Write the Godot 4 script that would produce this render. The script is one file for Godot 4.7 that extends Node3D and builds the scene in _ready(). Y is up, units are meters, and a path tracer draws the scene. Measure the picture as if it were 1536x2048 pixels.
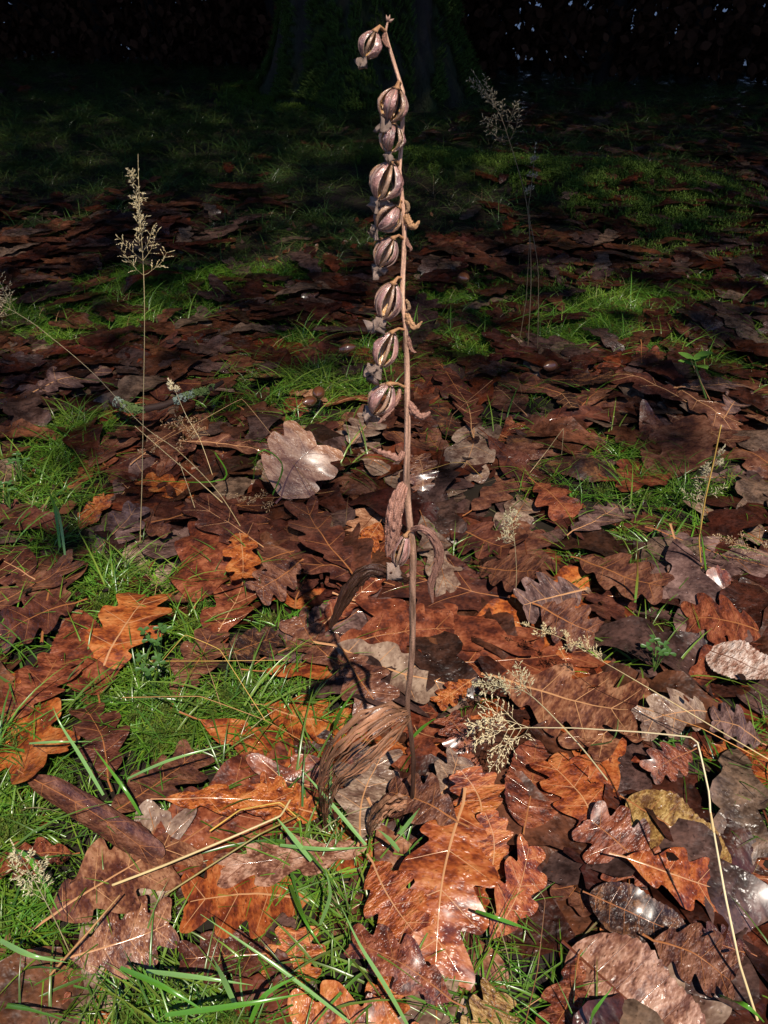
extends Node3D
# A dried orchid stalk in wet oak litter. Measurements in the tables are centimetres; the scene is built in metres.

const CM := 0.01
const EYE := 0.40            # height of the lens above the litter
const SUN_AZIMUTH := 17.0    # the sun stands behind the viewer, a little to the right
const SUN_HEIGHT := 58.0
const SHADE_LEAVES := 66000    # unseen leaves added to the oak to grade the shade
const SHADE_FROM := 0.47       # how far off the shade of those added leaves begins

# kind, colour, stalk end, tip, width, roll in degrees, label
const LEAVES := [
	["oak", "red", Vector3(-23.75, 1.2, -32.98), Vector3(-22.06, 1.2, -39.03), 4.38, 0, "large rust-red oak leaf lying at the edge of the moss by the three-bladed grass"],
	["oak", "wine", Vector3(-22.67, 1.2, -44.16), Vector3(-27.52, 1.2, -40.74), 5.49, 5, "wine-dark oak leaf left of the glossy orange leaf, with moss at its edge"],
	["oak", "purple", Vector3(-24.2, 1.5, -51.74), Vector3(-20.8, 1.5, -56.79), 4.45, 0, "slate-purple oak leaf with pale midrib at the foot of the tall pale grass"],
	["round", "orange", Vector3(-26.13, 1.5, -55.28), Vector3(-24.35, 2, -59.03), 2.94, 0, "small wet orange leaf behind the slate-purple leaf by the tall pale grass"],
	["oak", "orange", Vector3(-16.59, 1.5, -59.56), Vector3(-22.61, 2, -62.59), 3.4, 0, "narrow-lobed orange-brown oak leaf just behind the foot of the tall pale grass"],
	["oak", "orange", Vector3(-11.99, 1, -53.1), Vector3(-10.64, 1.6, -46.25), 2.92, 0, "small orange oak leaf pointing to the mossy turf left of the dried orchid"],
	["oak", "brown", Vector3(-6.51, 1.2, -48.25), Vector3(-9.76, 1.2, -45), 3.68, 0, "mid-brown oak leaf bordering the mossy turf, between orange leaf and dried orchid"],
	["oak", "wine", Vector3(-2.62, 1.2, -47.63), Vector3(-7.14, 1.4, -58.1), 4.03, 0, "large wine-brown oak leaf in front of the pale tan upright leaf"],
	["oak", "tan", Vector3(0.09, 1.8, -59.1), Vector3(-2.6, 1.2, -53.18), 3.22, 0, "two-toned tan and cream oak leaf just left of the orchid's upper stem leaf"],
	["round", "orange", Vector3(-0.34, 1.6, -55.14), Vector3(-1.9, 1.6, -50.28), 2.13, 0, "small bright orange lobed leaf under the two-toned tan leaf"],
	["round", "tan", Vector3(-9.05, 1, -58.15), Vector3(-5.45, 5, -61.74), 6.79, 0, "pale tan round-lobed oak leaf propped up and facing out, with white sheen"],
	["oak", "mottle", Vector3(3.44, 1.5, -59.97), Vector3(3.19, 4, -63.5), 3.22, 0, "brown upright-standing oak leaf right behind the orchid stem"],
	["oak", "grey", Vector3(-3.36, 1.5, -69.11), Vector3(-1.17, 2.5, -73.05), 4.31, 0, "pale grey crumpled oak leaf behind the lowest hanging upper capsule"],
	["long", "tan", Vector3(-6.13, 1.5, -78.53), Vector3(-10.36, 2, -80.61), 2.23, 0, "small pale buff curled leaf lying beside the two acorns"],
	["oak", "wine", Vector3(5.63, 1.5, -56.03), Vector3(10.76, 1.5, -51.4), 5.9, 0, "dull wine-grey large oak leaf right of the orchid's hanging upper leaf"],
	["oak", "red", Vector3(14.02, 1.6, -61.93), Vector3(17.19, 1.6, -56.26), 4.52, 0, "smooth red-brown oak leaf in front of the bent straw, right of the orchid"],
	["oak", "purple", Vector3(15.81, 1.8, -53.76), Vector3(21.5, 1.8, -59.1), 3.98, 0, "mauve-brown oak leaf overlapping the smooth red-brown leaf by green grass"],
	["oak", "brown", Vector3(7.57, 1.2, -49.5), Vector3(12.19, 1.2, -46.44), 5.26, 0, "flat umber oak leaf between the orchid stem and the mauve lobed leaf"],
	["oak", "brown", Vector3(15.58, 1.2, -50.14), Vector3(21.48, 1.2, -45.85), 6, 0, "broad umber oak leaf in front of the yellow broken stalk's grass"],
	["oak", "red", Vector3(27.11, 1.5, -41.69), Vector3(21.66, 1.5, -43), 5.1, 0, "broad red-brown oak leaf with ragged front edge beyond the silvery serrated leaf"],
	["ovate", "silver", Vector3(22.39, 2, -39.66), Vector3(25.69, 2.6, -36.5), 4.38, 0, "silvery shining serrated leaf, palest of the litter, by the long leaning straw"],
	["oak", "purple", Vector3(14.52, 2.2, -44.67), Vector3(9.78, 1.8, -43.2), 4.73, 0, "glossy mauve lobed oak leaf with pale veins under the lying seedhead"],
	["oak", "brown", Vector3(11.25, 1.4, -43.12), Vector3(15.06, 1.4, -40.78), 4.25, 0, "chestnut oak leaf in front of the glossy mauve lobed leaf"],
	["round", "tan", Vector3(12.76, 2.2, -38.49), Vector3(11.15, 2.6, -36.28), 1.48, 0, "small rosy tan wet leaf crossed by the lying seedhead"],
	["oak", "red", Vector3(-3.55, 2, -40.39), Vector3(5.57, 1.6, -42.1), 4.7, 0, "long red-orange oak leaf crossing behind the orchid stem"],
	["long", "grey", Vector3(-3.4, 2.4, -39.82), Vector3(7.24, 1.6, -36.58), 4.52, 0, "long ash-grey oak leaf with plain midrib crossing behind the orchid stem"],
	["oak", "orange", Vector3(5.8, 1.6, -36.8), Vector3(3.26, 1.2, -35.01), 1.86, 0, "rusty small leaf beneath the tip of the long ash-grey leaf"],
	["oak", "brown", Vector3(-2.25, 1.4, -37.44), Vector3(-6.42, 1.4, -43.12), 3.51, 0, "brown oak leaf with a charcoal patch, left of the long ash-grey leaf"],
	["oak", "orange", Vector3(-7.72, 1.6, -34.86), Vector3(-2.13, 1.8, -34.06), 4.17, 0, "orange and wine oak leaf with raised point on the moss left of orchid"],
	["oak", "brown", Vector3(-2.64, 1.4, -38.83), Vector3(0.68, 1.4, -33.2), 3.74, 0, "dull brown oak leaf whose stalk points at the orchid's withered base leaf"],
	["oak", "brown", Vector3(-13.59, 1.4, -35.46), Vector3(-12.14, 1.4, -41.8), 3.39, 0, "chestnut lobed oak leaf on turf right of the glossy orange leaf"],
	["round", "black", Vector3(-10.8, 1.3, -38.93), Vector3(-7.3, 1.3, -41.14), 3.3, 0, "nearly black oval leaf on the moss left of the orchid"],
	["oak", "wine", Vector3(-16.16, 1.6, -46.55), Vector3(-19.46, 1.8, -42.94), 4.62, 0, "purple-brown leaf tucked behind the glossy orange leaf"],
	["oak", "orange", Vector3(-19.26, 1.6, -37.02), Vector3(-17.35, 3, -44.96), 6.28, -8, "big glossy orange oak leaf with dark stains, on moss below the tall grass"],
	["oak", "wine", Vector3(-15.86, 1.2, -28.61), Vector3(-19.15, 1.2, -34.59), 3.34, 0, "wine-brown oak leaf in turf beneath the rust-red leaf"],
	["oak", "brown", Vector3(-15.04, 1.4, -26.36), Vector3(-10.97, 1.4, -30.92), 4.18, 0, "dark chestnut oak leaf behind the rolled-up leaf"],
	["oak", "red", Vector3(-16.53, 1.6, -24.29), Vector3(-20.39, 1.6, -23.44), 2.31, 5, "liver-brown wet leaf beside the small sparse seedhead"],
	["oak", "mottle", Vector3(-16.67, 1.6, -20.93), Vector3(-10.36, 2.6, -25.09), 4.98, 0, "large mottled tan-brown oak leaf with a straight pale midrib, under the straw"],
	["oak", "mottle", Vector3(-15.02, 1.6, -18.89), Vector3(-10.2, 1.6, -20.56), 3.48, 0, "buff-mottled oak leaf lowest in front of the straw bundle"],
	["oak", "wine", Vector3(-4.76, 1, -19.42), Vector3(-9.89, 1, -18.72), 2.61, 0, "deep maroon oak leaf in shadow beneath the shiny chestnut leaf"],
	["oak", "chestnut", Vector3(-3.96, 2.2, -22.27), Vector3(-10.37, 2.2, -21.23), 4.64, 0, "large shiny chestnut oak leaf with beaded wet surface, beyond the straw tips"],
	["roll", "brown", Vector3(-20.36, 2.6, -28.57), Vector3(-11.48, 2.8, -23.25), 2.9, 0, "rolled-up brown leaf lying over the dark chestnut leaf"],
	["oak", "pink", Vector3(-0.75, 1.8, -25.03), Vector3(-8.89, 2.2, -23.21), 2.78, 0, "rosy brown oak leaf running under the bent green blades"],
	["oak", "orange", Vector3(-3.53, 2, -27.04), Vector3(-7.33, 3, -28.27), 2.87, 0, "rosy orange oak leaf raised left of the orchid's withered base leaf"],
	["oak", "orange", Vector3(-12.07, 1.6, -26.69), Vector3(-4.68, 1.4, -27.15), 2.07, 0, "amber oak leaf half buried behind the straw bundle"],
	["oak", "grey", Vector3(-1.27, 2, -24.9), Vector3(0.06, 1.6, -30.76), 4.25, 0, "grey-brown torn oak leaf lying under the orchid's withered base leaf"],
	["oak", "grey", Vector3(2.28, 2, -27.37), Vector3(4.42, 4, -29.53), 2.96, 15, "crumpled grey-tan leaf leaning right behind the orchid's foot"],
	["oak", "red", Vector3(5.08, 2, -30.8), Vector3(3.86, 3, -33.19), 2.42, 0, "rust-orange leaf standing left of the bleached seedhead"],
	["long", "orange", Vector3(5.32, 2, -25.95), Vector3(4.22, 5, -27.7), 3.11, 0, "narrow orange leaf standing up below the bleached seedhead"],
	["long", "orange", Vector3(5.56, 2, -23.19), Vector3(5.35, 4.5, -25.42), 2.15, 20, "narrow orange oak leaf on edge beside the tall glossy amber leaf"],
	["oak", "mottle", Vector3(7.6, 2, -37.08), Vector3(15.92, 2, -32.69), 6.45, 0, "large flat mottled brown leaf with a wet shining midrib"],
	["oak", "grey", Vector3(21.12, 1.6, -34.24), Vector3(15.37, 1.6, -32.64), 3.18, 0, "slate-grey oak leaf with tan veins, lying under the long leaning straw"],
	["oak", "purple", Vector3(23.23, 1.8, -32.09), Vector3(20.12, 1.8, -33.25), 3.16, 0, "grey-violet oak leaf beside the slate-grey veined leaf"],
	["ovate", "red", Vector3(7.59, 1.6, -25.46), Vector3(9.18, 2, -31.54), 3.59, 0, "wine-red beaded leaf below the bleached seedhead"],
	["oak", "chestnut", Vector3(11.65, 2.2, -25.36), Vector3(9.19, 2.2, -29.92), 3.78, 0, "amber lobed oak leaf right of the wine-red beaded leaf"],
	["oak", "red", Vector3(18.46, 1.8, -30.96), Vector3(15.3, 1.8, -29.18), 2.27, 0, "wet wine leaf sparkling under the broken straw"],
	["ovate", "olive", Vector3(13.62, 2.6, -27.41), Vector3(18.44, 2.2, -23.91), 4.2, 0, "olive-brown speckled leaf beneath the elbow of the broken straw"],
	["oak", "red", Vector3(14.24, 2, -22.65), Vector3(11.06, 2, -26.26), 4.09, 0, "raw-sienna wet oak leaf holding a bright glint"],
	["oak", "chestnut", Vector3(12.48, 2.4, -23.5), Vector3(19.04, 2, -21.99), 3.14, 0, "sharply lobed chestnut oak leaf behind the yellow foot of the broken straw"],
	["ovate", "black", Vector3(10.49, 2.6, -22.16), Vector3(14.9, 2.2, -19.75), 2.73, 0, "charcoal-stained brown leaf above the big pinkish leaf"],
	["oak", "wine", Vector3(17.79, 1.8, -19.25), Vector3(14.82, 1.8, -19.96), 1.96, 0, "dark maroon leaf beside the yellow foot of the broken straw"],
	["oak", "brown", Vector3(12.89, 1.8, -19.49), Vector3(16.19, 1.8, -17.46), 3.03, 0, "brown oak leaf under the right edge of the big pinkish leaf"],
	["ovate", "pink", Vector3(9.05, 3, -19.57), Vector3(14.01, 2.4, -14.22), 5.47, 0, "big pinkish serrated leaf with speckled surface and strong midrib"],
	["oak", "red", Vector3(9.32, 2, -19.04), Vector3(6.8, 2, -15.13), 2.46, 0, "russet oak leaf beside the big pinkish leaf, in green grass"],
	["oak", "chestnut", Vector3(5.24, 1.6, -20.07), Vector3(7.66, 2.2, -24.92), 2.67, 14, "amber oak leaf leaning up with a grey-tipped lobe"],
	["oak", "chestnut", Vector3(4.26, 4.2, -26.09), Vector3(2.28, 2.4, -17.94), 4.97, 0, "tall glossy amber oak leaf, largest and wettest, leaning in front of the orchid's foot"],
	["oak", "chestnut", Vector3(-0.59, 2.2, -23.21), Vector3(1.58, 2, -19.39), 3.1, 0, "brown-orange oak leaf left of the tall glossy amber leaf, with a long glint"],
	["oak", "orange", Vector3(-4.67, 1.8, -16.93), Vector3(-4.29, 2.4, -20.49), 2.98, 0, "pale orange oak leaf standing among the front green blades"],
	["oak", "orange", Vector3(-1.06, 1.6, -15.88), Vector3(1.44, 2.4, -18.95), 2.46, 0, "amber and maroon lobed leaf just beneath the tall glossy leaf"],
	["oak", "brown", Vector3(3.86, 2.8, -24.96), Vector3(-0.08, 3.2, -27.46), 3.2, 0, "limp umber oak leaf draped against the orchid's lowest stem"],
	["oak", "red", Vector3(3.05, 2, -16.73), Vector3(-1.85, 2, -19.5), 2.38, 0, "maroon-stained oak leaf lying across the front of the tall glossy leaf"],
	["oak", "orange", Vector3(2.77, 2.8, -14.81), Vector3(-4.52, 2.6, -16.06), 3.75, 0, "broad tan-orange oak leaf lowest in front, crossed by a blade's thin shadow"],
	["oak", "olive", Vector3(3.4, 2.2, -14.3), Vector3(5.27, 2.2, -17.71), 2.45, 0, "olive-grey film-like leaf scrap beside the front green grass"],
	["oak", "orange", Vector3(-12.92, 1.6, -15.49), Vector3(-12.69, 2, -16.84), 1.36, 0, "small tan-orange leaf poking from the front grass, lowest at the side"],
	["oak", "red", Vector3(-17.18, 1.5, -18.94), Vector3(-14.86, 1.5, -16.95), 2.07, 0, "red-brown oak leaf under the sparse front grass stems"],
	["oak", "wine", Vector3(-15.36, 1.5, -76.74), Vector3(-8.79, 1.5, -69.11), 4.31, 0, "purple-brown oak leaf beside the fallen lichened twig"],
	["oak", "wine", Vector3(-29.77, 1.6, -82.76), Vector3(-18.61, 1.6, -83.42), 9.91, 0, "large dusky purple oak leaf behind the lichened twig"],
	["oak", "purple", Vector3(-38.98, 1.6, -80.18), Vector3(-32.24, 1.6, -85.46), 8.14, 0, "grey-purple oak leaf behind the leaning straw's middle"],
	["oak", "purple", Vector3(31.88, 2, -78.12), Vector3(41.4, 2, -81.9), 4.1, 0, "blue-grey oak leaf behind the little green seedling"],
	["oak", "wine", Vector3(29.94, 2, -96.73), Vector3(42.59, 3, -101.13), 6.95, 0, "plum-grey oak leaf heaped behind the little green seedling"],
]
# green turf: x, z, radius, weight
const PATCHES := [
	[-17.04, -42.78, 5, 0.9],
	[-7.15, -38.8, 4, 0.8],
	[-21.48, -45.52, 4, 0.7],
	[16.35, -62.31, 4, 0.7],
	[22.26, -58.21, 5, 0.9],
	[28.89, -62.31, 5, 0.8],
	[13.06, -59, 3, 0.7],
	[-32.57, -76.18, 6, 0.7],
	[-10.9, -64.96, 3, 0.6],
	[-3.25, -64.96, 3, 0.6],
	[14.21, -40.73, 2, 0.7],
	[6.91, -91.98, 6, 0.6],
	[-10.89, -45.52, 5, 1],
	[-11.61, -38.8, 6.5, 1.3],
	[-11.81, -34.41, 7, 1],
	[-16.41, -33.6, 4, 0.6],
	[-21.06, -29.84, 5, 0.8],
	[-20.81, -26.84, 5, 0.8],
	[-17.61, -26.52, 5, 0.7],
	[-12.99, -32.42, 7, 1],
	[-25.21, -41.23, 4, 0.7],
	[-32.57, -59, 8, 0.6],
	[-31.93, -64.96, 6, 0.8],
	[-32.07, -69.75, 5, 0.8],
	[-28.26, -53.06, 5, 0.8],
	[-22.27, -51.03, 5, 0.7],
	[-10.38, -18.06, 4.5, 1],
	[-6.72, -17.4, 5, 1],
	[-4.16, -20.16, 4, 0.9],
	[-3.11, -23.28, 3, 1],
	[-7.29, -16.54, 6, 1],
	[-12.5, -17.18, 3, 0.8],
	[-16.61, -17.61, 3, 0.7],
	[-17.72, -20.65, 3, 0.6],
	[6.57, -18.97, 4, 1],
	[5.37, -16.97, 4, 1],
	[0.89, -26.21, 3, 0.8],
	[21.44, -30.56, 5, 0.8],
	[26.87, -64.96, 7, 0.6],
	[22.39, -62.31, 6, 0.6],
	[27.18, -53.06, 5, 0.7],
	[17.39, -48.49, 5, 0.7],
	[18.81, -40.73, 4, 0.8],
	[6.46, -37.42, 3, 0.8],
	[10.92, -53.06, 4, 0.7],
	[3.68, -49.74, 2.5, 0.8],
	[-4, -32.81, 4, 0.7],
	[-12.08, -79.73, 10, 0.8],
	[-6.5, -89.02, 12, 1],
	[21.72, -107.37, 14, 0.8],
	[11.37, -93.51, 9, 0.6],
	[27, -93.51, 9, 0.6],
	[-10.94, -138.17, 18, 0.9],
	[-23.84, -117.77, 14, 0.6],
	[-40.24, -107.37, 14, 0.8],
	[9.5, -197.32, 30, 0.7],
	[-66.93, -250.12, 60, 0.9],
	[45.53, -101.82, 16, 0.7],
	[41.64, -89.02, 8, 0.6],
	[21.73, -154.11, 14, 0.5],
	[-7.04, -173.42, 30, 0.6],
	[-79.28, -202.8, 40, 0.7],
	[17.59, -75.05, 6, 0.5],
	[9.34, -71.8, 5, 0.6],
]
const MOSSES := [
	[52.21, -187.11, 22, 1],
	[41.32, -182.35, 14, 1],
	[55.84, -165.23, 16, 1],
	[32.68, -197.32, 10, 0.8],
	[13.29, -202.8, 14, 0.7],
	[-11.53, -38.33, 7, 1],
	[-12.77, -34.41, 8, 1],
	[-10.21, -46.1, 4, 1],
	[-21.23, -29.49, 7, 1],
	[-19.97, -26.84, 5, 1],
	[-16.39, -26.21, 3, 0.8],
	[-25.04, -41.74, 4, 0.8],
	[25.64, -117.77, 8, 0.4],
	[3.71, -50.38, 2.5, 1],
	[22.39, -62.31, 3, 0.5],
	[-7.13, -20.16, 3, 0.5],
	[-9.95, -17.18, 4, 0.6],
	[-6.5, -89.02, 7, 0.6],
	[62.93, -154.11, 20, 0.6],
	[-26.63, -321.85, 25, 1],
	[-46.32, -335.23, 14, 1],
]
const STEM := [Vector3(0.11, 38.45, -26.52), Vector3(0.04, 38.23, -26.52), Vector3(0.22, 37.61, -26.52), Vector3(0.46, 36.94, -26.52), Vector3(0.56, 36.64, -26.52), Vector3(0.56, 35.9, -26.52), Vector3(0.52, 35.06, -26.52), Vector3(0.48, 34.48, -26.52), Vector3(0.56, 33.73, -26.52), Vector3(0.63, 33.12, -26.52), Vector3(0.67, 32.32, -26.52), Vector3(0.64, 31.33, -26.52), Vector3(0.63, 30.3, -26.52), Vector3(0.75, 29.4, -26.52), Vector3(0.82, 28.08, -26.52), Vector3(0.85, 26.69, -26.52), Vector3(0.89, 25.44, -26.52), Vector3(0.89, 24.35, -26.52), Vector3(0.89, 22.97, -26.52), Vector3(0.97, 21.77, -26.52), Vector3(1.09, 20.52, -26.52), Vector3(1.23, 19.21, -26.52), Vector3(1.23, 17.84, -26.52), Vector3(1.27, 16.11, -26.52), Vector3(1.3, 13.64, -26.52), Vector3(1.22, 11.65, -26.52), Vector3(1.15, 9.71, -26.52), Vector3(1.37, 7.66, -26.52), Vector3(1.54, 5.28, -26.52), Vector3(1.54, 2.73, -26.52), Vector3(1.49, 0, -26.52), Vector3(1.49, -1.94, -26.52)]
const STEM_RADII := [0.28, 0.36, 0.51, 0.59, 0.63, 0.64, 0.66, 0.7, 0.76, 0.81, 0.82, 0.84, 0.9, 0.96, 1.03, 1.11, 1.23, 1.25, 1.28, 1.41, 1.45, 1.48, 1.46, 1.45, 1.39, 1.37, 1.29, 1.2, 1.18, 1.15, 1.19, 1.15]
# where the stalk leaves the stem, top and bottom of the capsule, width, turn, gape
const CAPSULES := [
	[Vector3(0.03, 38.2, -26.52), Vector3(-0.24, 38.21, -26.27), Vector3(-0.56, 37.56, -26.17), 0.68, 20, 0.8],
	[Vector3(0.49, 36.86, -26.52), Vector3(0.38, 36.79, -26.27), Vector3(0.13, 35.91, -26.17), 0.91, 75, 1.2],
	[Vector3(0.54, 35.9, -26.52), Vector3(0.3, 35.85, -26.27), Vector3(0.12, 35.04, -26.17), 0.75, 200, 1.3],
	[Vector3(0.48, 34.62, -26.52), Vector3(0.23, 34.75, -26.27), Vector3(-0.17, 33.69, -26.17), 0.99, 38, 1.35],
	[Vector3(0.58, 33.52, -26.52), Vector3(0.46, 33.43, -26.37), Vector3(-0.19, 32.76, -26.27), 0.92, 100, 0.9],
	[Vector3(0.66, 32.35, -26.52), Vector3(0.31, 32.46, -26.27), Vector3(-0.18, 31.55, -26.17), 0.76, 158, 1.1],
	[Vector3(0.62, 31.06, -26.52), Vector3(0.34, 30.99, -26.27), Vector3(-0.03, 29.75, -26.17), 0.94, 35, 1.0],
	[Vector3(0.77, 29.21, -26.52), Vector3(0.31, 29.24, -26.27), Vector3(-0.14, 27.97, -26.17), 0.82, 150, 1.2],
	[Vector3(0.82, 26.98, -26.52), Vector3(0.22, 27.26, -26.27), Vector3(-0.39, 26.09, -26.17), 0.94, 165, 1.1],
	[Vector3(1.12, 20.47, -26.52), Vector3(0.9, 20.45, -26.27), Vector3(0.57, 18.95, -26.17), 0.86, 10, 0.25],
]
const BRACTS := [
	["bract", [Vector3(0.04, 38.16, -26.52), Vector3(0.01, 37.99, -26.47), Vector3(0.09, 37.84, -26.42), Vector3(0.16, 37.78, -26.42)], 0.14, "rose"],
	["bract", [Vector3(0.64, 33.55, -26.52), Vector3(0.75, 33.47, -26.47), Vector3(0.77, 33.3, -26.42), Vector3(0.7, 33.23, -26.42)], 0.1, "buff"],
	["bract", [Vector3(0.69, 33.21, -26.52), Vector3(0.76, 32.98, -26.45), Vector3(0.9, 32.81, -26.37), Vector3(1.02, 32.83, -26.37), Vector3(1.11, 32.98, -26.37)], 0.26, "peach"],
	["bract", [Vector3(0.7, 32.45, -26.52), Vector3(0.77, 32.21, -26.47), Vector3(0.87, 32.09, -26.42), Vector3(0.84, 31.98, -26.42)], 0.13, "rose"],
	["bract", [Vector3(0.74, 30.3, -26.52), Vector3(0.82, 30.21, -26.47), Vector3(0.86, 30.05, -26.42), Vector3(0.76, 29.94, -26.42)], 0.1, "buff"],
	["bract", [Vector3(0.74, 29.91, -26.52), Vector3(0.85, 29.61, -26.45), Vector3(1.01, 29.42, -26.37), Vector3(1.13, 29.42, -26.37), Vector3(1.3, 29.6, -26.37)], 0.26, "peach"],
	["bract", [Vector3(0.81, 29.12, -26.52), Vector3(0.9, 28.68, -26.47), Vector3(1.01, 28.47, -26.42), Vector3(1.14, 28.41, -26.42)], 0.16, "rose"],
	["bract", [Vector3(0.89, 26.45, -26.52), Vector3(1.08, 26.11, -26.45), Vector3(1.34, 25.9, -26.37), Vector3(1.56, 25.94, -26.37), Vector3(1.71, 26.09, -26.37)], 0.32, "rose"],
	["bract", [Vector3(0.57, 26.98, -26.52), Vector3(0.51, 26.7, -26.27), Vector3(0.18, 26.25, -26.02), Vector3(-0.22, 25.76, -26.02)], 0.18, "rose"],
	["bract", [Vector3(0.75, 24.3, -26.52), Vector3(0.58, 24.02, -26.42), Vector3(0.23, 24.24, -26.32), Vector3(-0.5, 24.62, -26.32)], 0.33, "rose"],
	["bract", [Vector3(1.08, 18.12, -26.52), Vector3(0.69, 18.19, -26.37), Vector3(0.36, 18.64, -26.22), Vector3(0, 18.61, -26.22)], 0.3, "brown"],
	["stem_leaf", [Vector3(0.83, 22.83, -26.52), Vector3(0.64, 22.5, -26.35), Vector3(0.42, 21.53, -26.17), Vector3(0.33, 20.52, -26.17), Vector3(0.15, 19.43, -26.17)], 0.71, "rose"],
	["stem_leaf", [Vector3(1.03, 20.47, -26.52), Vector3(1.35, 20.81, -26.27), Vector3(1.7, 20.89, -26.02), Vector3(2.09, 20.33, -26.02), Vector3(2.29, 19.47, -26.02), Vector3(2.11, 18.53, -26.02), Vector3(2, 17.98, -26.02), Vector3(2.1, 16.99, -26.02)], 0.41, "brown"],
	["stem_leaf", [Vector3(1.04, 17.84, -26.52), Vector3(0.36, 18.5, -26.12), Vector3(-0.58, 19.05, -25.72), Vector3(-1.17, 18.51, -25.72), Vector3(-1.66, 17.54, -25.72), Vector3(-2.37, 15.77, -25.72)], 0.68, "dark"],
]
const WITHERED_UPPER := [Vector3(1.08, 9.72, -26.42), Vector3(0.05, 10.98, -25.72), Vector3(-1.13, 10.74, -25.32), Vector3(-2.37, 9.13, -25.32), Vector3(-3.15, 6.98, -25.52), Vector3(-3.44, 4.56, -25.82), Vector3(-3.42, 1.97, -26.12), Vector3(-3.29, 0.07, -26.32)]
const WITHERED_LOWER := [Vector3(1.33, 9.03, -26.32), Vector3(0.77, 9.19, -25.12), Vector3(-0.07, 8.72, -24.32), Vector3(-1.03, 7.86, -24.12), Vector3(-1.78, 7.01, -24.32), Vector3(-2.44, 4.98, -24.92), Vector3(-2.92, 2.63, -25.52), Vector3(-3.22, 0.23, -26.12)]
const COIL_UPPER := [Vector3(1.23, 4.05, -25.52), Vector3(0.44, 4.14, -25.52), Vector3(-0.29, 3.58, -25.52), Vector3(-0.74, 2.63, -25.52), Vector3(-0.94, 1.51, -25.52), Vector3(-0.82, 0.49, -25.52)]
const COIL_LOWER := [Vector3(1.13, 3.93, -24.72), Vector3(0.57, 3.93, -24.72), Vector3(0.05, 3.5, -24.72), Vector3(-0.34, 2.8, -24.72), Vector3(-0.53, 2.18, -24.72), Vector3(-0.61, 1.55, -24.72)]
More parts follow.
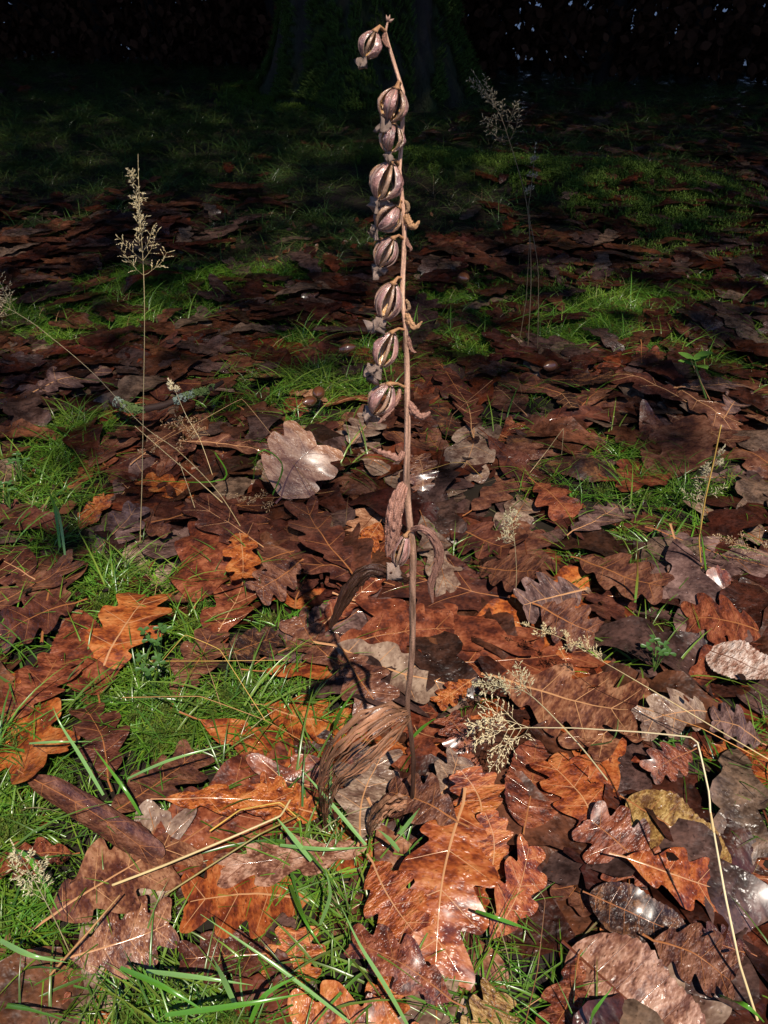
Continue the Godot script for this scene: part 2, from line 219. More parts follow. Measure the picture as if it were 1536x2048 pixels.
# name, stem line, radius at foot and tip in mm, first point of the seedhead, branches, branch length, husk length, colour, seed, label, category
const GRASSES := [
	["seeding_grass", [Vector3(-20.1, 0.3, -52.32), Vector3(-18.87, 6.41, -52.32), Vector3(-17.56, 13.35, -52.32), Vector3(-16.49, 19.09, -52.32), Vector3(-15.9, 22.9, -52.32), Vector3(-15.51, 26.42, -52.32), Vector3(-15.19, 28.82, -52.32), Vector3(-15, 30.02, -52.32)], 0.55, 0.22, 0.762, 9, 2.2, 0.2, "straw", 11, "tall pale seeding grass standing straight with an airy pointed seedhead", "grass stem"],
	["seeding_grass", [Vector3(-11.62, 0.3, -53.49), Vector3(-13.34, 4.46, -53.49), Vector3(-15.89, 8.2, -53.49), Vector3(-18.39, 10.63, -53.49), Vector3(-21.29, 14.98, -53.49), Vector3(-24, 18.06, -53.49), Vector3(-25.44, 19.35, -53.49), Vector3(-27.49, 20.71, -53.49)], 0.5, 0.2, 0.925, 5, 2.6, 0.22, "straw", 12, "long straw leaning across behind the tall pale seeding grass", "grass stem"],
	["straw", [Vector3(-15.89, 0.8, -55.39), Vector3(-16.66, 2.5, -56.83), Vector3(-17.44, 4.5, -58.06)], 0.5, 0.35, 0.0, 0, 0, 0, "straw", 13, "short stiff straw stub under the leaning straw", "straw"],
	["straw", [Vector3(-13.49, 2.5, -54.94), Vector3(-15.22, 4.2, -55.38), Vector3(-18.51, 5.5, -58.04), Vector3(-21.59, 6.5, -60.84)], 0.6, 0.3, 0.0, 0, 0, 0, "straw", 14, "broken straw resting along the leaning straw's foot", "straw"],
	["seeding_grass", [Vector3(-4.46, 0.8, -59.25), Vector3(-5.86, 2, -57.12), Vector3(-9.31, 4, -61.87), Vector3(-12.86, 7, -64.98), Vector3(-16.35, 6, -62.57), Vector3(-20.85, 4, -61.43), Vector3(-23.89, 2.5, -60.9)], 0.4, 0.15, 0.691, 4, 2.2, 0.2, "tan", 15, "fine grass stem bent sharply like a gable over the litter", "grass stem"],
	["seeding_grass", [Vector3(-15.96, 0.3, -62.7), Vector3(-16.98, 3.29, -64.02), Vector3(-18.14, 5.43, -64.87), Vector3(-18.93, 7.32, -65.63), Vector3(-19.58, 8.49, -66.1)], 0.35, 0.2, 0.852, 3, 0.6, 0.3, "white", 16, "short brown stem with a few bleached oat-like husks", "grass stem"],
	["seeding_grass", [Vector3(-16.13, 3.5, -64.57), Vector3(-17.04, 3.6, -64.58), Vector3(-18.02, 3.8, -64.98), Vector3(-19.21, 4, -66.35), Vector3(-19.83, 4.2, -67.17)], 0.3, 0.12, 0.0, 6, 1.8, 0.16, "tan", 17, "loose tan seedhead fallen on leaves beside the lichened twig", "grass stem"],
	["seeding_grass", [Vector3(-7.36, 1.2, -58.01), Vector3(-9.39, 2, -56.43), Vector3(-10.87, 2.5, -55.69), Vector3(-12.51, 2.8, -55.62), Vector3(-13.73, 3, -55.47)], 0.25, 0.1, 0.368, 6, 1.3, 0.15, "tan", 18, "tan seedhead lying flat in front of the propped pale leaf", "grass stem"],
	["seeding_grass", [Vector3(17.53, 0.3, -90.99), Vector3(17.03, 9.09, -90.99), Vector3(16.04, 15.85, -90.99), Vector3(15, 19.53, -90.99), Vector3(13.14, 24.01, -90.99), Vector3(11.99, 26.39, -90.99), Vector3(10.27, 28.69, -90.99), Vector3(8.73, 30.57, -90.99)], 0.8, 0.35, 0.754, 7, 3, 0.28, "dull", 21, "tall thin grass curving over to a drooping seedhead, first of three stems", "grass stem"],
	["seeding_grass", [Vector3(18.68, 0.3, -90.54), Vector3(17.62, 10.41, -90.54), Vector3(15.96, 16.5, -90.54), Vector3(15.9, 19.12, -90.54), Vector3(15.9, 22.14, -90.54), Vector3(15.86, 23.95, -90.54)], 0.7, 0.3, 0.798, 3, 0.9, 0.35, "dull", 22, "slimmer grass with a few husks beside the curving tall stem", "grass stem"],
	["seeding_grass", [Vector3(16.41, 0.3, -91.29), Vector3(16.75, 6.6, -91.29), Vector3(16.49, 12.45, -91.29), Vector3(16.2, 16.31, -91.29)], 0.6, 0.35, 0.0, 0, 0, 0, "dull", 23, "bare thin grass stalk behind the curving tall stem", "grass stem"],
	["straw", [Vector3(24.99, 0.3, -48.74), Vector3(24.12, 3.26, -48.74), Vector3(23.73, 6.96, -48.74), Vector3(23.57, 10.41, -48.74), Vector3(23.39, 13.24, -48.74)], 0.9, 0.7, 0.0, 0, 0, 0, "yellow", 24, "upright yellow snapped stalk without seedhead, ringed by green grass", "straw"],
	["seeding_grass", [Vector3(26.49, 0.3, -53.7), Vector3(26.43, 2.57, -54.47), Vector3(26.69, 4.63, -55.09), Vector3(27.04, 6.25, -55.58), Vector3(27.61, 7.45, -55.94)], 0.35, 0.15, 0.312, 6, 2, 0.24, "pale", 25, "pale spreading seedhead behind the yellow snapped stalk", "grass stem"],
	["seeding_grass", [Vector3(9.79, 0.3, -44.9), Vector3(9.65, 2.96, -44.9), Vector3(9.28, 5.7, -44.9), Vector3(8.95, 7.46, -44.9), Vector3(8.64, 8.94, -44.9)], 0.35, 0.15, 0.622, 6, 1.5, 0.2, "pale", 26, "small pale-green seedhead standing behind the glossy mauve leaf", "grass stem"],
	["seeding_grass", [Vector3(30.38, 2, -47.98), Vector3(28.24, 2.5, -48.78), Vector3(26.57, 3, -48.76), Vector3(25.05, 3, -49.4)], 0.3, 0.12, 0.0, 6, 1.8, 0.2, "tan", 27, "fallen tan seedhead beyond the broad red-brown ragged leaf", "grass stem"],
	["seeding_grass", [Vector3(22.63, 2, -28.96), Vector3(19.01, 4, -29.81), Vector3(15.47, 5, -32.04), Vector3(13.23, 4.6, -34.76), Vector3(11.26, 4.2, -37.13), Vector3(8.77, 3.4, -39.49)], 0.55, 0.2, 0.646, 9, 1.3, 0.2, "straw", 28, "long straw lying aslant with its slim seedhead over the mauve leaf", "grass stem"],
	["straw", [Vector3(21.35, 2.2, -29.5), Vector3(18.56, 2.8, -31.06), Vector3(15.4, 2.6, -32.87)], 0.5, 0.3, 0.0, 0, 0, 0, "orange", 29, "orange straw lying parallel under the long aslant straw", "straw"],
	["seeding_grass", [Vector3(16.9, 0.5, -16.34), Vector3(16.12, 2.5, -17.78), Vector3(15.49, 5, -19.66), Vector3(14.88, 8, -21.98), Vector3(14.98, 8.3, -22.56), Vector3(14.67, 9.8, -24.57), Vector3(12.66, 8.5, -26.02), Vector3(9.94, 7, -27.52), Vector3(7.66, 5.6, -28.72), Vector3(6.18, 4.6, -29.31), Vector3(4.67, 3.8, -30.77)], 0.95, 0.3, 0.842, 9, 2.6, 0.26, "white", 30, "broken yellow straw with two elbows, ending in a bleached seedhead", "grass stem"],
	["seeding_grass", [Vector3(12.42, 2.4, -27.72), Vector3(10.62, 4.2, -29.02), Vector3(8.47, 4.8, -31.76), Vector3(7.17, 4.4, -32.71), Vector3(5.49, 4, -33.47)], 0.7, 0.25, 0.643, 7, 2.2, 0.24, "pale", 31, "grey-green stalk lying aslant with seedhead beneath the broken straw", "grass stem"],
	["seeding_grass", [Vector3(-15.25, 0.3, -19.41), Vector3(-15.25, 2.86, -19.41), Vector3(-15.31, 5.02, -19.41), Vector3(-15.42, 7.24, -19.41), Vector3(-15.63, 9.67, -19.41)], 0.45, 0.2, 0.503, 5, 1.6, 0.22, "pale", 32, "small sparse pale seedhead on a whitish stalk at the front side", "grass stem"],
	["straw", [Vector3(6.19, 1.5, -15.72), Vector3(6.64, 4, -16.86), Vector3(7.07, 6, -18.87), Vector3(6.47, 6.5, -19.62)], 0.4, 0.2, 0.0, 0, 0, 0, "brown", 33, "thin brown wiry stem beside the russet leaf, bent at its top", "straw"],
	["straw", [Vector3(4.62, 1, -60.75), Vector3(6.53, 4, -67.55), Vector3(10.27, 7, -68.91)], 0.5, 0.3, 0.0, 0, 0, 0, "brown", 34, "brown straw leaning away just right of the orchid stem", "straw"],
	["straw", [Vector3(13.41, 1, -62.02), Vector3(14.9, 3, -62.69), Vector3(15.94, 5.5, -62.2), Vector3(16.23, 2.5, -62.64)], 0.4, 0.3, 0.0, 0, 0, 0, "straw", 35, "pale straw folded to a narrow peak behind the red-brown leaf", "straw"],
	["straw", [Vector3(3.27, 1.5, -61.23), Vector3(6.09, 3, -60.51), Vector3(7.41, 3, -60.43), Vector3(8.92, 1, -61.17)], 0.4, 0.3, 0.0, 0, 0, 0, "yellow", 36, "kinked yellow straw just right of the orchid stem", "straw"],
	["straw", [Vector3(34.82, 1, -76.56), Vector3(33.53, 3, -77.26), Vector3(32.25, 5, -77.64)], 0.5, 0.4, 0.0, 0, 0, 0, "tan", 37, "short tan stub standing in front of the green seedling", "straw"],
	["straw", [Vector3(-13.46, 2.2, -21.74), Vector3(-10.8, 3.2, -22.2), Vector3(-7.93, 3.8, -23.17), Vector3(-5.27, 4.2, -24.25), Vector3(-4.88, 4, -25.32)], 1, 0.8, 0.0, 0, 0, 0, "straw", 38, "thick bleached straw, topmost of the bundle over the mottled leaf", "straw"],
	["straw", [Vector3(-10.69, 2.4, -21.12), Vector3(-8.4, 3, -22.45), Vector3(-6.26, 3.6, -23.63), Vector3(-4.41, 3, -25.12)], 0.8, 0.6, 0.0, 0, 0, 0, "olive", 39, "olive straw crossing low in the bundle over the shiny chestnut leaf", "straw"],
	["straw", [Vector3(-9.21, 2, -24.84), Vector3(-7.6, 3, -25.42), Vector3(-5.48, 3.4, -25.59), Vector3(-4.48, 2.2, -25.36)], 0.7, 0.5, 0.0, 0, 0, 0, "yellow", 40, "arched yellow straw at the far end of the straw bundle", "straw"],
	["straw", [Vector3(-15.38, 1.5, -17.81), Vector3(-13.68, 2.8, -19.21), Vector3(-12.68, 3, -20.78)], 0.9, 0.7, 0.0, 0, 0, 0, "tan", 41, "tan straw pointing out of the buff-mottled leaf", "straw"],
	["straw", [Vector3(-7.3, 1.5, -32.72), Vector3(-10.36, 4, -36.22), Vector3(-12.67, 4.5, -37.05), Vector3(-14.65, 2.5, -35.94)], 0.35, 0.25, 0.0, 0, 0, 0, "yellow", 42, "thin arched straw hooped over the mossy turf", "straw"],
	["straw", [Vector3(-15.44, 1.8, -37.41), Vector3(-11.36, 2.2, -37.02), Vector3(-6.26, 1.5, -37.8)], 0.35, 0.25, 0.0, 0, 0, 0, "yellow", 43, "straight thin straw lying level across the mossy turf", "straw"],
	["straw", [Vector3(-16.41, 1.8, -34.26), Vector3(-11.44, 2.2, -33.99), Vector3(-7.29, 1.6, -32.64), Vector3(-4.72, 1.4, -31.1)], 0.45, 0.3, 0.0, 0, 0, 0, "tan", 44, "long tan straw lying across the turf towards the withered leaf", "straw"],
]
# line, width, colour, label
const BLADES := [
	[[Vector3(-0.94, 2, -24.03), Vector3(-2.7, 3.5, -25.37), Vector3(-4.36, 5, -26.52)], 0.3, "mint", "pale green blade slanting beneath the withered leaf's tip"],
	[[Vector3(-3.71, 2, -23.14), Vector3(-4.54, 3, -23.68), Vector3(-5.56, 4, -24.41)], 0.34, "mint", "pale broad blade left of the rosy brown leaf's blade"],
	[[Vector3(0.8, 2, -23.69), Vector3(0.31, 3, -23.68), Vector3(-0.25, 4, -23.59)], 0.34, "mint", "short pale blade just in front of the coiled withered strip"],
	[[Vector3(0.82, 2, -24.64), Vector3(1.35, 3, -24.77), Vector3(1.8, 4, -24.79)], 0.3, "mint", "short pale blade pointing to the orchid's foot"],
	[[Vector3(-3.03, 1.5, -31.96), Vector3(-2.55, 4, -31.15), Vector3(-1.58, 6, -31.12)], 0.34, "green", "dark green upright blade behind the withered base leaf"],
	[[Vector3(1.69, 2, -30.98), Vector3(2.25, 3, -30.89), Vector3(2.93, 4, -30.71)], 0.28, "green", "small green blade right of the orchid's lower stem"],
	[[Vector3(4.32, 3, -20.02), Vector3(5.34, 3.6, -19.3), Vector3(7.12, 2, -19.57)], 0.26, "green", "green blade crossing the tip of the leaning amber leaf"],
	[[Vector3(1.02, 2, -15.52), Vector3(0.04, 4, -16.25), Vector3(-1.02, 5.5, -17.18), Vector3(-1.77, 7, -17.97)], 0.26, "mint", "very long thin blade crossing the broad tan-orange leaf"],
	[[Vector3(-15.48, 2, -27.04), Vector3(-16.69, 4, -28.16), Vector3(-17.65, 5.5, -28.98), Vector3(-18.29, 6, -29.85)], 0.28, "mint", "blue-green blade leaning over the wine-brown turf leaf"],
	[[Vector3(-13.12, 2, -25.8), Vector3(-13.81, 3.5, -26.29), Vector3(-15.87, 4.5, -28.27)], 0.26, "green", "green blade lying against the dark chestnut leaf"],
	[[Vector3(-20.87, 2, -30.55), Vector3(-18.87, 3, -29.85), Vector3(-17.09, 2.2, -30.53)], 0.22, "mint", "level pale blade in the turf by the rust-red leaf"],
	[[Vector3(-14.46, 2, -28.09), Vector3(-11.67, 4, -27.83), Vector3(-8.55, 4, -28.94)], 0.24, "mint", "long pale blade stretched over the dark chestnut leaf"],
	[[Vector3(-10.86, 2, -17.76), Vector3(-8.08, 3.2, -16.92), Vector3(-5.8, 2.6, -16.88)], 0.3, "mint", "pale level blade under the upright front blade"],
	[[Vector3(-6.55, 1.5, -16.39), Vector3(-6.89, 3.5, -16.58), Vector3(-7.02, 6, -16.34)], 0.42, "mint", "broad light green blade standing up in the front grass"],
	[[Vector3(-1.48, 2, -15.62), Vector3(-4.74, 4, -17.07), Vector3(-8.17, 5, -18.78)], 0.22, "mint", "long slender blade slanting across the front grass"],
	[[Vector3(-9.58, 2, -15.92), Vector3(-6.11, 3.5, -15.68), Vector3(-3.2, 3.2, -16.31)], 0.4, "green", "wide green blade lying level in the front grass"],
	[[Vector3(-11.93, 2.5, -17.67), Vector3(-9.42, 3.6, -16.33), Vector3(-7.49, 2.6, -15.67)], 0.44, "green", "wide green blade bowed down beside the level front blade"],
	[[Vector3(-5.82, 2, -15.62), Vector3(-5.08, 3.6, -16.03), Vector3(-3.6, 4.2, -16.57)], 0.32, "green", "green blade curving to the pale orange front leaf"],
	[[Vector3(-4.75, 1.5, -22.14), Vector3(-3.6, 4, -19.04), Vector3(-2.67, 3, -18.09)], 0.3, "green", "green blade in front of the shiny chestnut leaf's stalk"],
	[[Vector3(-3.1, 1.5, -20.12), Vector3(-2.52, 4, -20.22), Vector3(-2.68, 6, -20.39)], 0.26, "mint", "upright blade left of the brown-orange long-glint leaf"],
	[[Vector3(-5.42, 2, -24.03), Vector3(-2.98, 3, -23.18), Vector3(-0.85, 2.4, -23.67)], 0.28, "mint", "level blade lying on the rosy brown leaf"],
	[[Vector3(12.09, 2, -30.44), Vector3(12.78, 4, -29.18), Vector3(12.74, 6, -28.9)], 0.28, "mint", "small upright blade at the broken straw's level arm"],
	[[Vector3(15.17, 1.5, -16.95), Vector3(15.43, 3.2, -15.81), Vector3(16.55, 2, -15.62)], 0.36, "green", "green blade beside the foot of the broken straw"],
	[[Vector3(9.04, 1.5, -15.72), Vector3(9.03, 3, -15.69), Vector3(9.72, 4, -16.15)], 0.28, "green", "green blade lying over the big pinkish leaf's tip"],
	[[Vector3(18.44, 1, -44.11), Vector3(18.45, 3, -44.85), Vector3(17.5, 7, -43.89)], 0.4, "redgreen", "single upright blade with a reddened tip"],
	[[Vector3(24.9, 1, -47.88), Vector3(24.13, 3.5, -48.1), Vector3(23.11, 6, -47.53)], 0.42, "green", "broad green blade hugging the yellow snapped stalk"],
	[[Vector3(-16.15, 1, -65.61), Vector3(-13.88, 3, -57.63), Vector3(-21.75, 2, -59.19)], 0.2, "green", "fine green blade beside the leaning straw's foot"],
	[[Vector3(-9.69, 1.5, -57.56), Vector3(-8.49, 5, -56.84), Vector3(-10.08, 7, -55.91), Vector3(-11.24, 3, -57.24)], 0.26, "green", "green blade folded over left of the propped pale leaf"],
	[[Vector3(-26, 1, -50.73), Vector3(-26.33, 4, -52.39), Vector3(-26.17, 7, -51.4)], 0.34, "green", "tall green blade in the grass behind the slate-purple leaf"],
	[[Vector3(-25.28, 1, -49.76), Vector3(-25.47, 4, -51), Vector3(-25.26, 6.5, -50.08)], 0.3, "mint", "paler blade twinned with the tall green one"],
	[[Vector3(-19.37, 2, -23.75), Vector3(-17.65, 3, -22.58), Vector3(-15.64, 2, -20.34)], 0.34, "green", "bent green blade under the small sparse seedhead"],
	[[Vector3(-18.07, 2, -19.15), Vector3(-15.98, 3, -17.98), Vector3(-14.56, 2, -18.13)], 0.4, "mint", "pale thick blade entering beside the buff-mottled leaf"],
]
const ACORNS := [
	[Vector3(-4.32, 1.8, -88.28), 0.75, "dark acorn lying behind the capsules with a single glint"],
	[Vector3(-6.96, 1.8, -76.61), 0.85, "larger ochre acorn beside the small buff curled leaf"],
	[Vector3(-7.82, 1.8, -74.64), 0.7, "red-brown acorn touching the larger ochre acorn"],
	[Vector3(11.52, 1.8, -113.33), 1.0, "dull yellow acorn right of the orchid's capsules, in dark leaves"],
	[Vector3(18.8, 1.8, -83.39), 0.8, "shaded acorn right behind the three thin grass stems"],
]
const TWIG := [Vector3(-28.26, 2, -74.59), Vector3(-25.39, 2.4, -71.83), Vector3(-22.64, 2.6, -72.09), Vector3(-20.04, 2.7, -74.35), Vector3(-18.18, 2.8, -75.53), Vector3(-17.24, 2.6, -77.61)]
const CLOVERS := [
	[Vector3(-33.15, 2.5, -61.33), "clover sprig in the grass left of the slate-purple leaf"],
	[Vector3(-32.53, 2.5, -56.99), "clover sprig lower than the other, at the litter's side edge"],
	[Vector3(-15.34, 2.5, -38.89), "pale clover sprig under the glossy orange leaf's tip"],
	[Vector3(18.16, 2.5, -37.72), "clover-like sprig beside the silvery serrated leaf"],
	[Vector3(-15.02, 2.5, -36.15), "tiny clover sprig below the pale sprig on the moss"],
]
const SEEDLING := [Vector3(35.13, 0.3, -78.29), Vector3(33.51, 3.38, -78.29), Vector3(32.75, 5.11, -78.29)]

const PALETTE := {   # base, dark blotch, light blotch (as the dry eye sees them)
	"orange": [Color8(160, 84, 38), Color8(90, 40, 24), Color8(186, 120, 68)],
	"red": [Color8(112, 56, 36), Color8(62, 30, 24), Color8(146, 86, 58)],
	"wine": [Color8(78, 42, 32), Color8(48, 26, 24), Color8(104, 62, 48)],
	"grey": [Color8(122, 98, 82), Color8(84, 60, 50), Color8(156, 132, 112)],
	"purple": [Color8(94, 70, 64), Color8(60, 42, 40), Color8(128, 100, 92)],
	"tan": [Color8(160, 112, 82), Color8(124, 80, 56), Color8(190, 148, 116)],
	"olive": [Color8(132, 100, 54), Color8(86, 56, 32), Color8(166, 136, 84)],
	"pink": [Color8(150, 106, 84), Color8(98, 60, 46), Color8(178, 138, 116)],
	"mottle": [Color8(116, 72, 50), Color8(74, 40, 32), Color8(150, 106, 78)],
	"chestnut": [Color8(148, 74, 36), Color8(86, 36, 24), Color8(172, 106, 60)],
	"brown": [Color8(98, 60, 44), Color8(60, 34, 30), Color8(126, 86, 66)],
	"black": [Color8(62, 40, 32), Color8(34, 22, 22), Color8(116, 78, 50)],
	"silver": [Color8(180, 152, 136), Color8(130, 92, 76), Color8(208, 190, 178)],
}
const WORDS := {"orange": "orange-brown", "red": "red-brown", "wine": "wine-dark", "grey": "grey-brown", "purple": "mauve-grey", "tan": "pale tan", "olive": "olive-brown", "pink": "rosy", "mottle": "mottled brown", "chestnut": "chestnut", "brown": "umber", "black": "blackish", "silver": "silvery"}

var rng := RandomNumberGenerator.new()
var field := FastNoiseLite.new()
var blot := FastNoiseLite.new()
var names := {}
var mats := {}
var relief: ImageTexture
var wetness: ImageTexture
var variants := {}           # kind -> array of {blade, veins, foot}
var bare := PackedFloat32Array()   # the same before any leaf lay there
var heap := PackedFloat32Array()   # top of the litter, 8 mm cells
const CELL := 0.008
const HX := 200
const HZ := 240

# ---------------------------------------------------------------- mesh helper
class Shape:
	var v := PackedVector3Array()
	var uv := PackedVector2Array()
	var col := PackedColorArray()
	var ix := PackedInt32Array()
	func point(p: Vector3, t := Vector2.ZERO, c := Color.WHITE) -> int:
		v.append(p)
		uv.append(t)
		col.append(c)
		return v.size() - 1
	func tri(a: int, b: int, c: int) -> void:
		ix.append(a)
		ix.append(b)
		ix.append(c)
	func quad(a: int, b: int, c: int, d: int) -> void:   # a b / c d
		tri(a, b, c)
		tri(b, d, c)
	func normals() -> PackedVector3Array:
		var n := PackedVector3Array()
		n.resize(v.size())
		for i in range(0, ix.size(), 3):
			var a := ix[i]
			var b := ix[i + 1]
			var c := ix[i + 2]
			var w := (v[c] - v[a]).cross(v[b] - v[a])
			n[a] += w
			n[b] += w
			n[c] += w
		for i in n.size():
			n[i] = n[i].normalized() if n[i].length_squared() > 1e-24 else Vector3.UP
		return n
	func mesh() -> ArrayMesh:
		var a := []
		a.resize(Mesh.ARRAY_MAX)
		a[Mesh.ARRAY_VERTEX] = v
		a[Mesh.ARRAY_NORMAL] = normals()
		a[Mesh.ARRAY_TEX_UV] = uv
		a[Mesh.ARRAY_COLOR] = col
		a[Mesh.ARRAY_INDEX] = ix
		var m := ArrayMesh.new()
		m.add_surface_from_arrays(Mesh.PRIMITIVE_TRIANGLES, a)
		return m
	# a round bar along points; radii one per point
	func tube(pts: Array, radii: Array, sides := 6, c := Color.WHITE, wob := 0.0, seed_ := 0) -> void:
		var n := pts.size()
		var side := Vector3.RIGHT
		var start := v.size()
		var along := 0.0
		var r := RandomNumberGenerator.new()
		r.seed = 77 + seed_
		for i in n:
			var d: Vector3 = (pts[mini(i + 1, n - 1)] - pts[maxi(i - 1, 0)])
			d = d.normalized() if d.length() > 1e-9 else Vector3.UP
			side = (side - d * side.dot(d))
			if side.length() < 0.05:
				side = d.cross(Vector3(0.3, 0.2, 0.9))
			side = side.normalized()
			var up := d.cross(side)
			if i > 0:
				along += (pts[i] - pts[i - 1]).length()
			for k in sides:
				var a := TAU * k / sides
				var q: float = radii[i] * (1.0 + wob * r.randf_range(-1, 1))
				point(pts[i] + (side * cos(a) + up * sin(a)) * q, Vector2(float(k) / sides, along * 40.0), c)
		for i in n - 1:
			for k in sides:
				var k2 := (k + 1) % sides
				quad(start + i * sides + k2, start + i * sides + k, start + (i + 1) * sides + k2, start + (i + 1) * sides + k)
		for e in 2:
			var row := start + (0 if e == 0 else (n - 1) * sides)
			var m := point(pts[0 if e == 0 else n - 1], Vector2.ZERO, c)
			for k in sides:
				if e == 0:
					tri(m, row + k, row + (k + 1) % sides)
				else:
					tri(m, row + (k + 1) % sides, row + k)
	# a small spindle, for husks and buds
	func husk(p: Vector3, d: Vector3, length: float, width: float, c: Color) -> void:
		var s := d.cross(Vector3(0.31, 0.5, 0.81)).normalized()
		var u := d.cross(s)
		var a := point(p, Vector2.ZERO, c)
		var ring := []
		for k in 4:
			ring.append(point(p + d * length * 0.4 + (s * cos(TAU * k / 4) + u * sin(TAU * k / 4)) * width, Vector2.ZERO, c))
		var z := point(p + d * length, Vector2.ZERO, c)
		for k in 4:
			tri(a, ring[k], ring[(k + 1) % 4])
			tri(z, ring[(k + 1) % 4], ring[k])

# ---------------------------------------------------------------- scene helpers
func numbered(called: String) -> String:
	var k: int = names.get(called, -1) + 1
	names[called] = k
	return called if k == 0 else "%s_%03d" % [called, k]

func tag(o: Node3D, label: String, category: String, group := "", kind := "") -> Node3D:
	if label:
		o.set_meta("label", label)
	if category:
		o.set_meta("category", category)
	if group:
		o.set_meta("group", group)
	if kind:
		o.set_meta("kind", kind)
	return o

func thing(called: String, label: String, category: String, at := Vector3.ZERO, group := "") -> Node3D:
	var o := Node3D.new()
	o.name = numbered(called)
	add_child(o, true)
	o.position = at
	return tag(o, label, category, group)

func piece(called: String, m: Mesh, mat: Material, parent: Node3D) -> MeshInstance3D:
	var o := MeshInstance3D.new()
	o.name = called
	o.mesh = m
	o.material_override = mat
	parent.add_child(o, true)
	return o

func many(called: String, m: Mesh, mat: Material, where: Array, tints: Array, parent: Node3D) -> MultiMeshInstance3D:
	var mm := MultiMesh.new()
	mm.transform_format = MultiMesh.TRANSFORM_3D
	mm.use_colors = true
	mm.mesh = m
	mm.instance_count = where.size()
	for i in where.size():
		mm.set_instance_transform(i, where[i])
		mm.set_instance_color(i, tints[i])
	var o := MultiMeshInstance3D.new()
	o.name = called
	o.multimesh = mm
	o.material_override = mat
	parent.add_child(o, true)
	o.set_meta("kind", "stuff")
	return o

func plain(key: String, c: Color, rough: float, shine := 0.5, vertex := false) -> StandardMaterial3D:
	if mats.has(key):
		return mats[key]
	var m := StandardMaterial3D.new()
	m.resource_name = key
	m.albedo_color = c
	m.roughness = rough
	m.metallic_specular = shine
	m.vertex_color_use_as_albedo = vertex
	m.cull_mode = BaseMaterial3D.CULL_DISABLED
	mats[key] = m
	return m

func lit(c: Color) -> Color:   # a colour as seen -> linear value for vertex colours
	return c.srgb_to_linear()

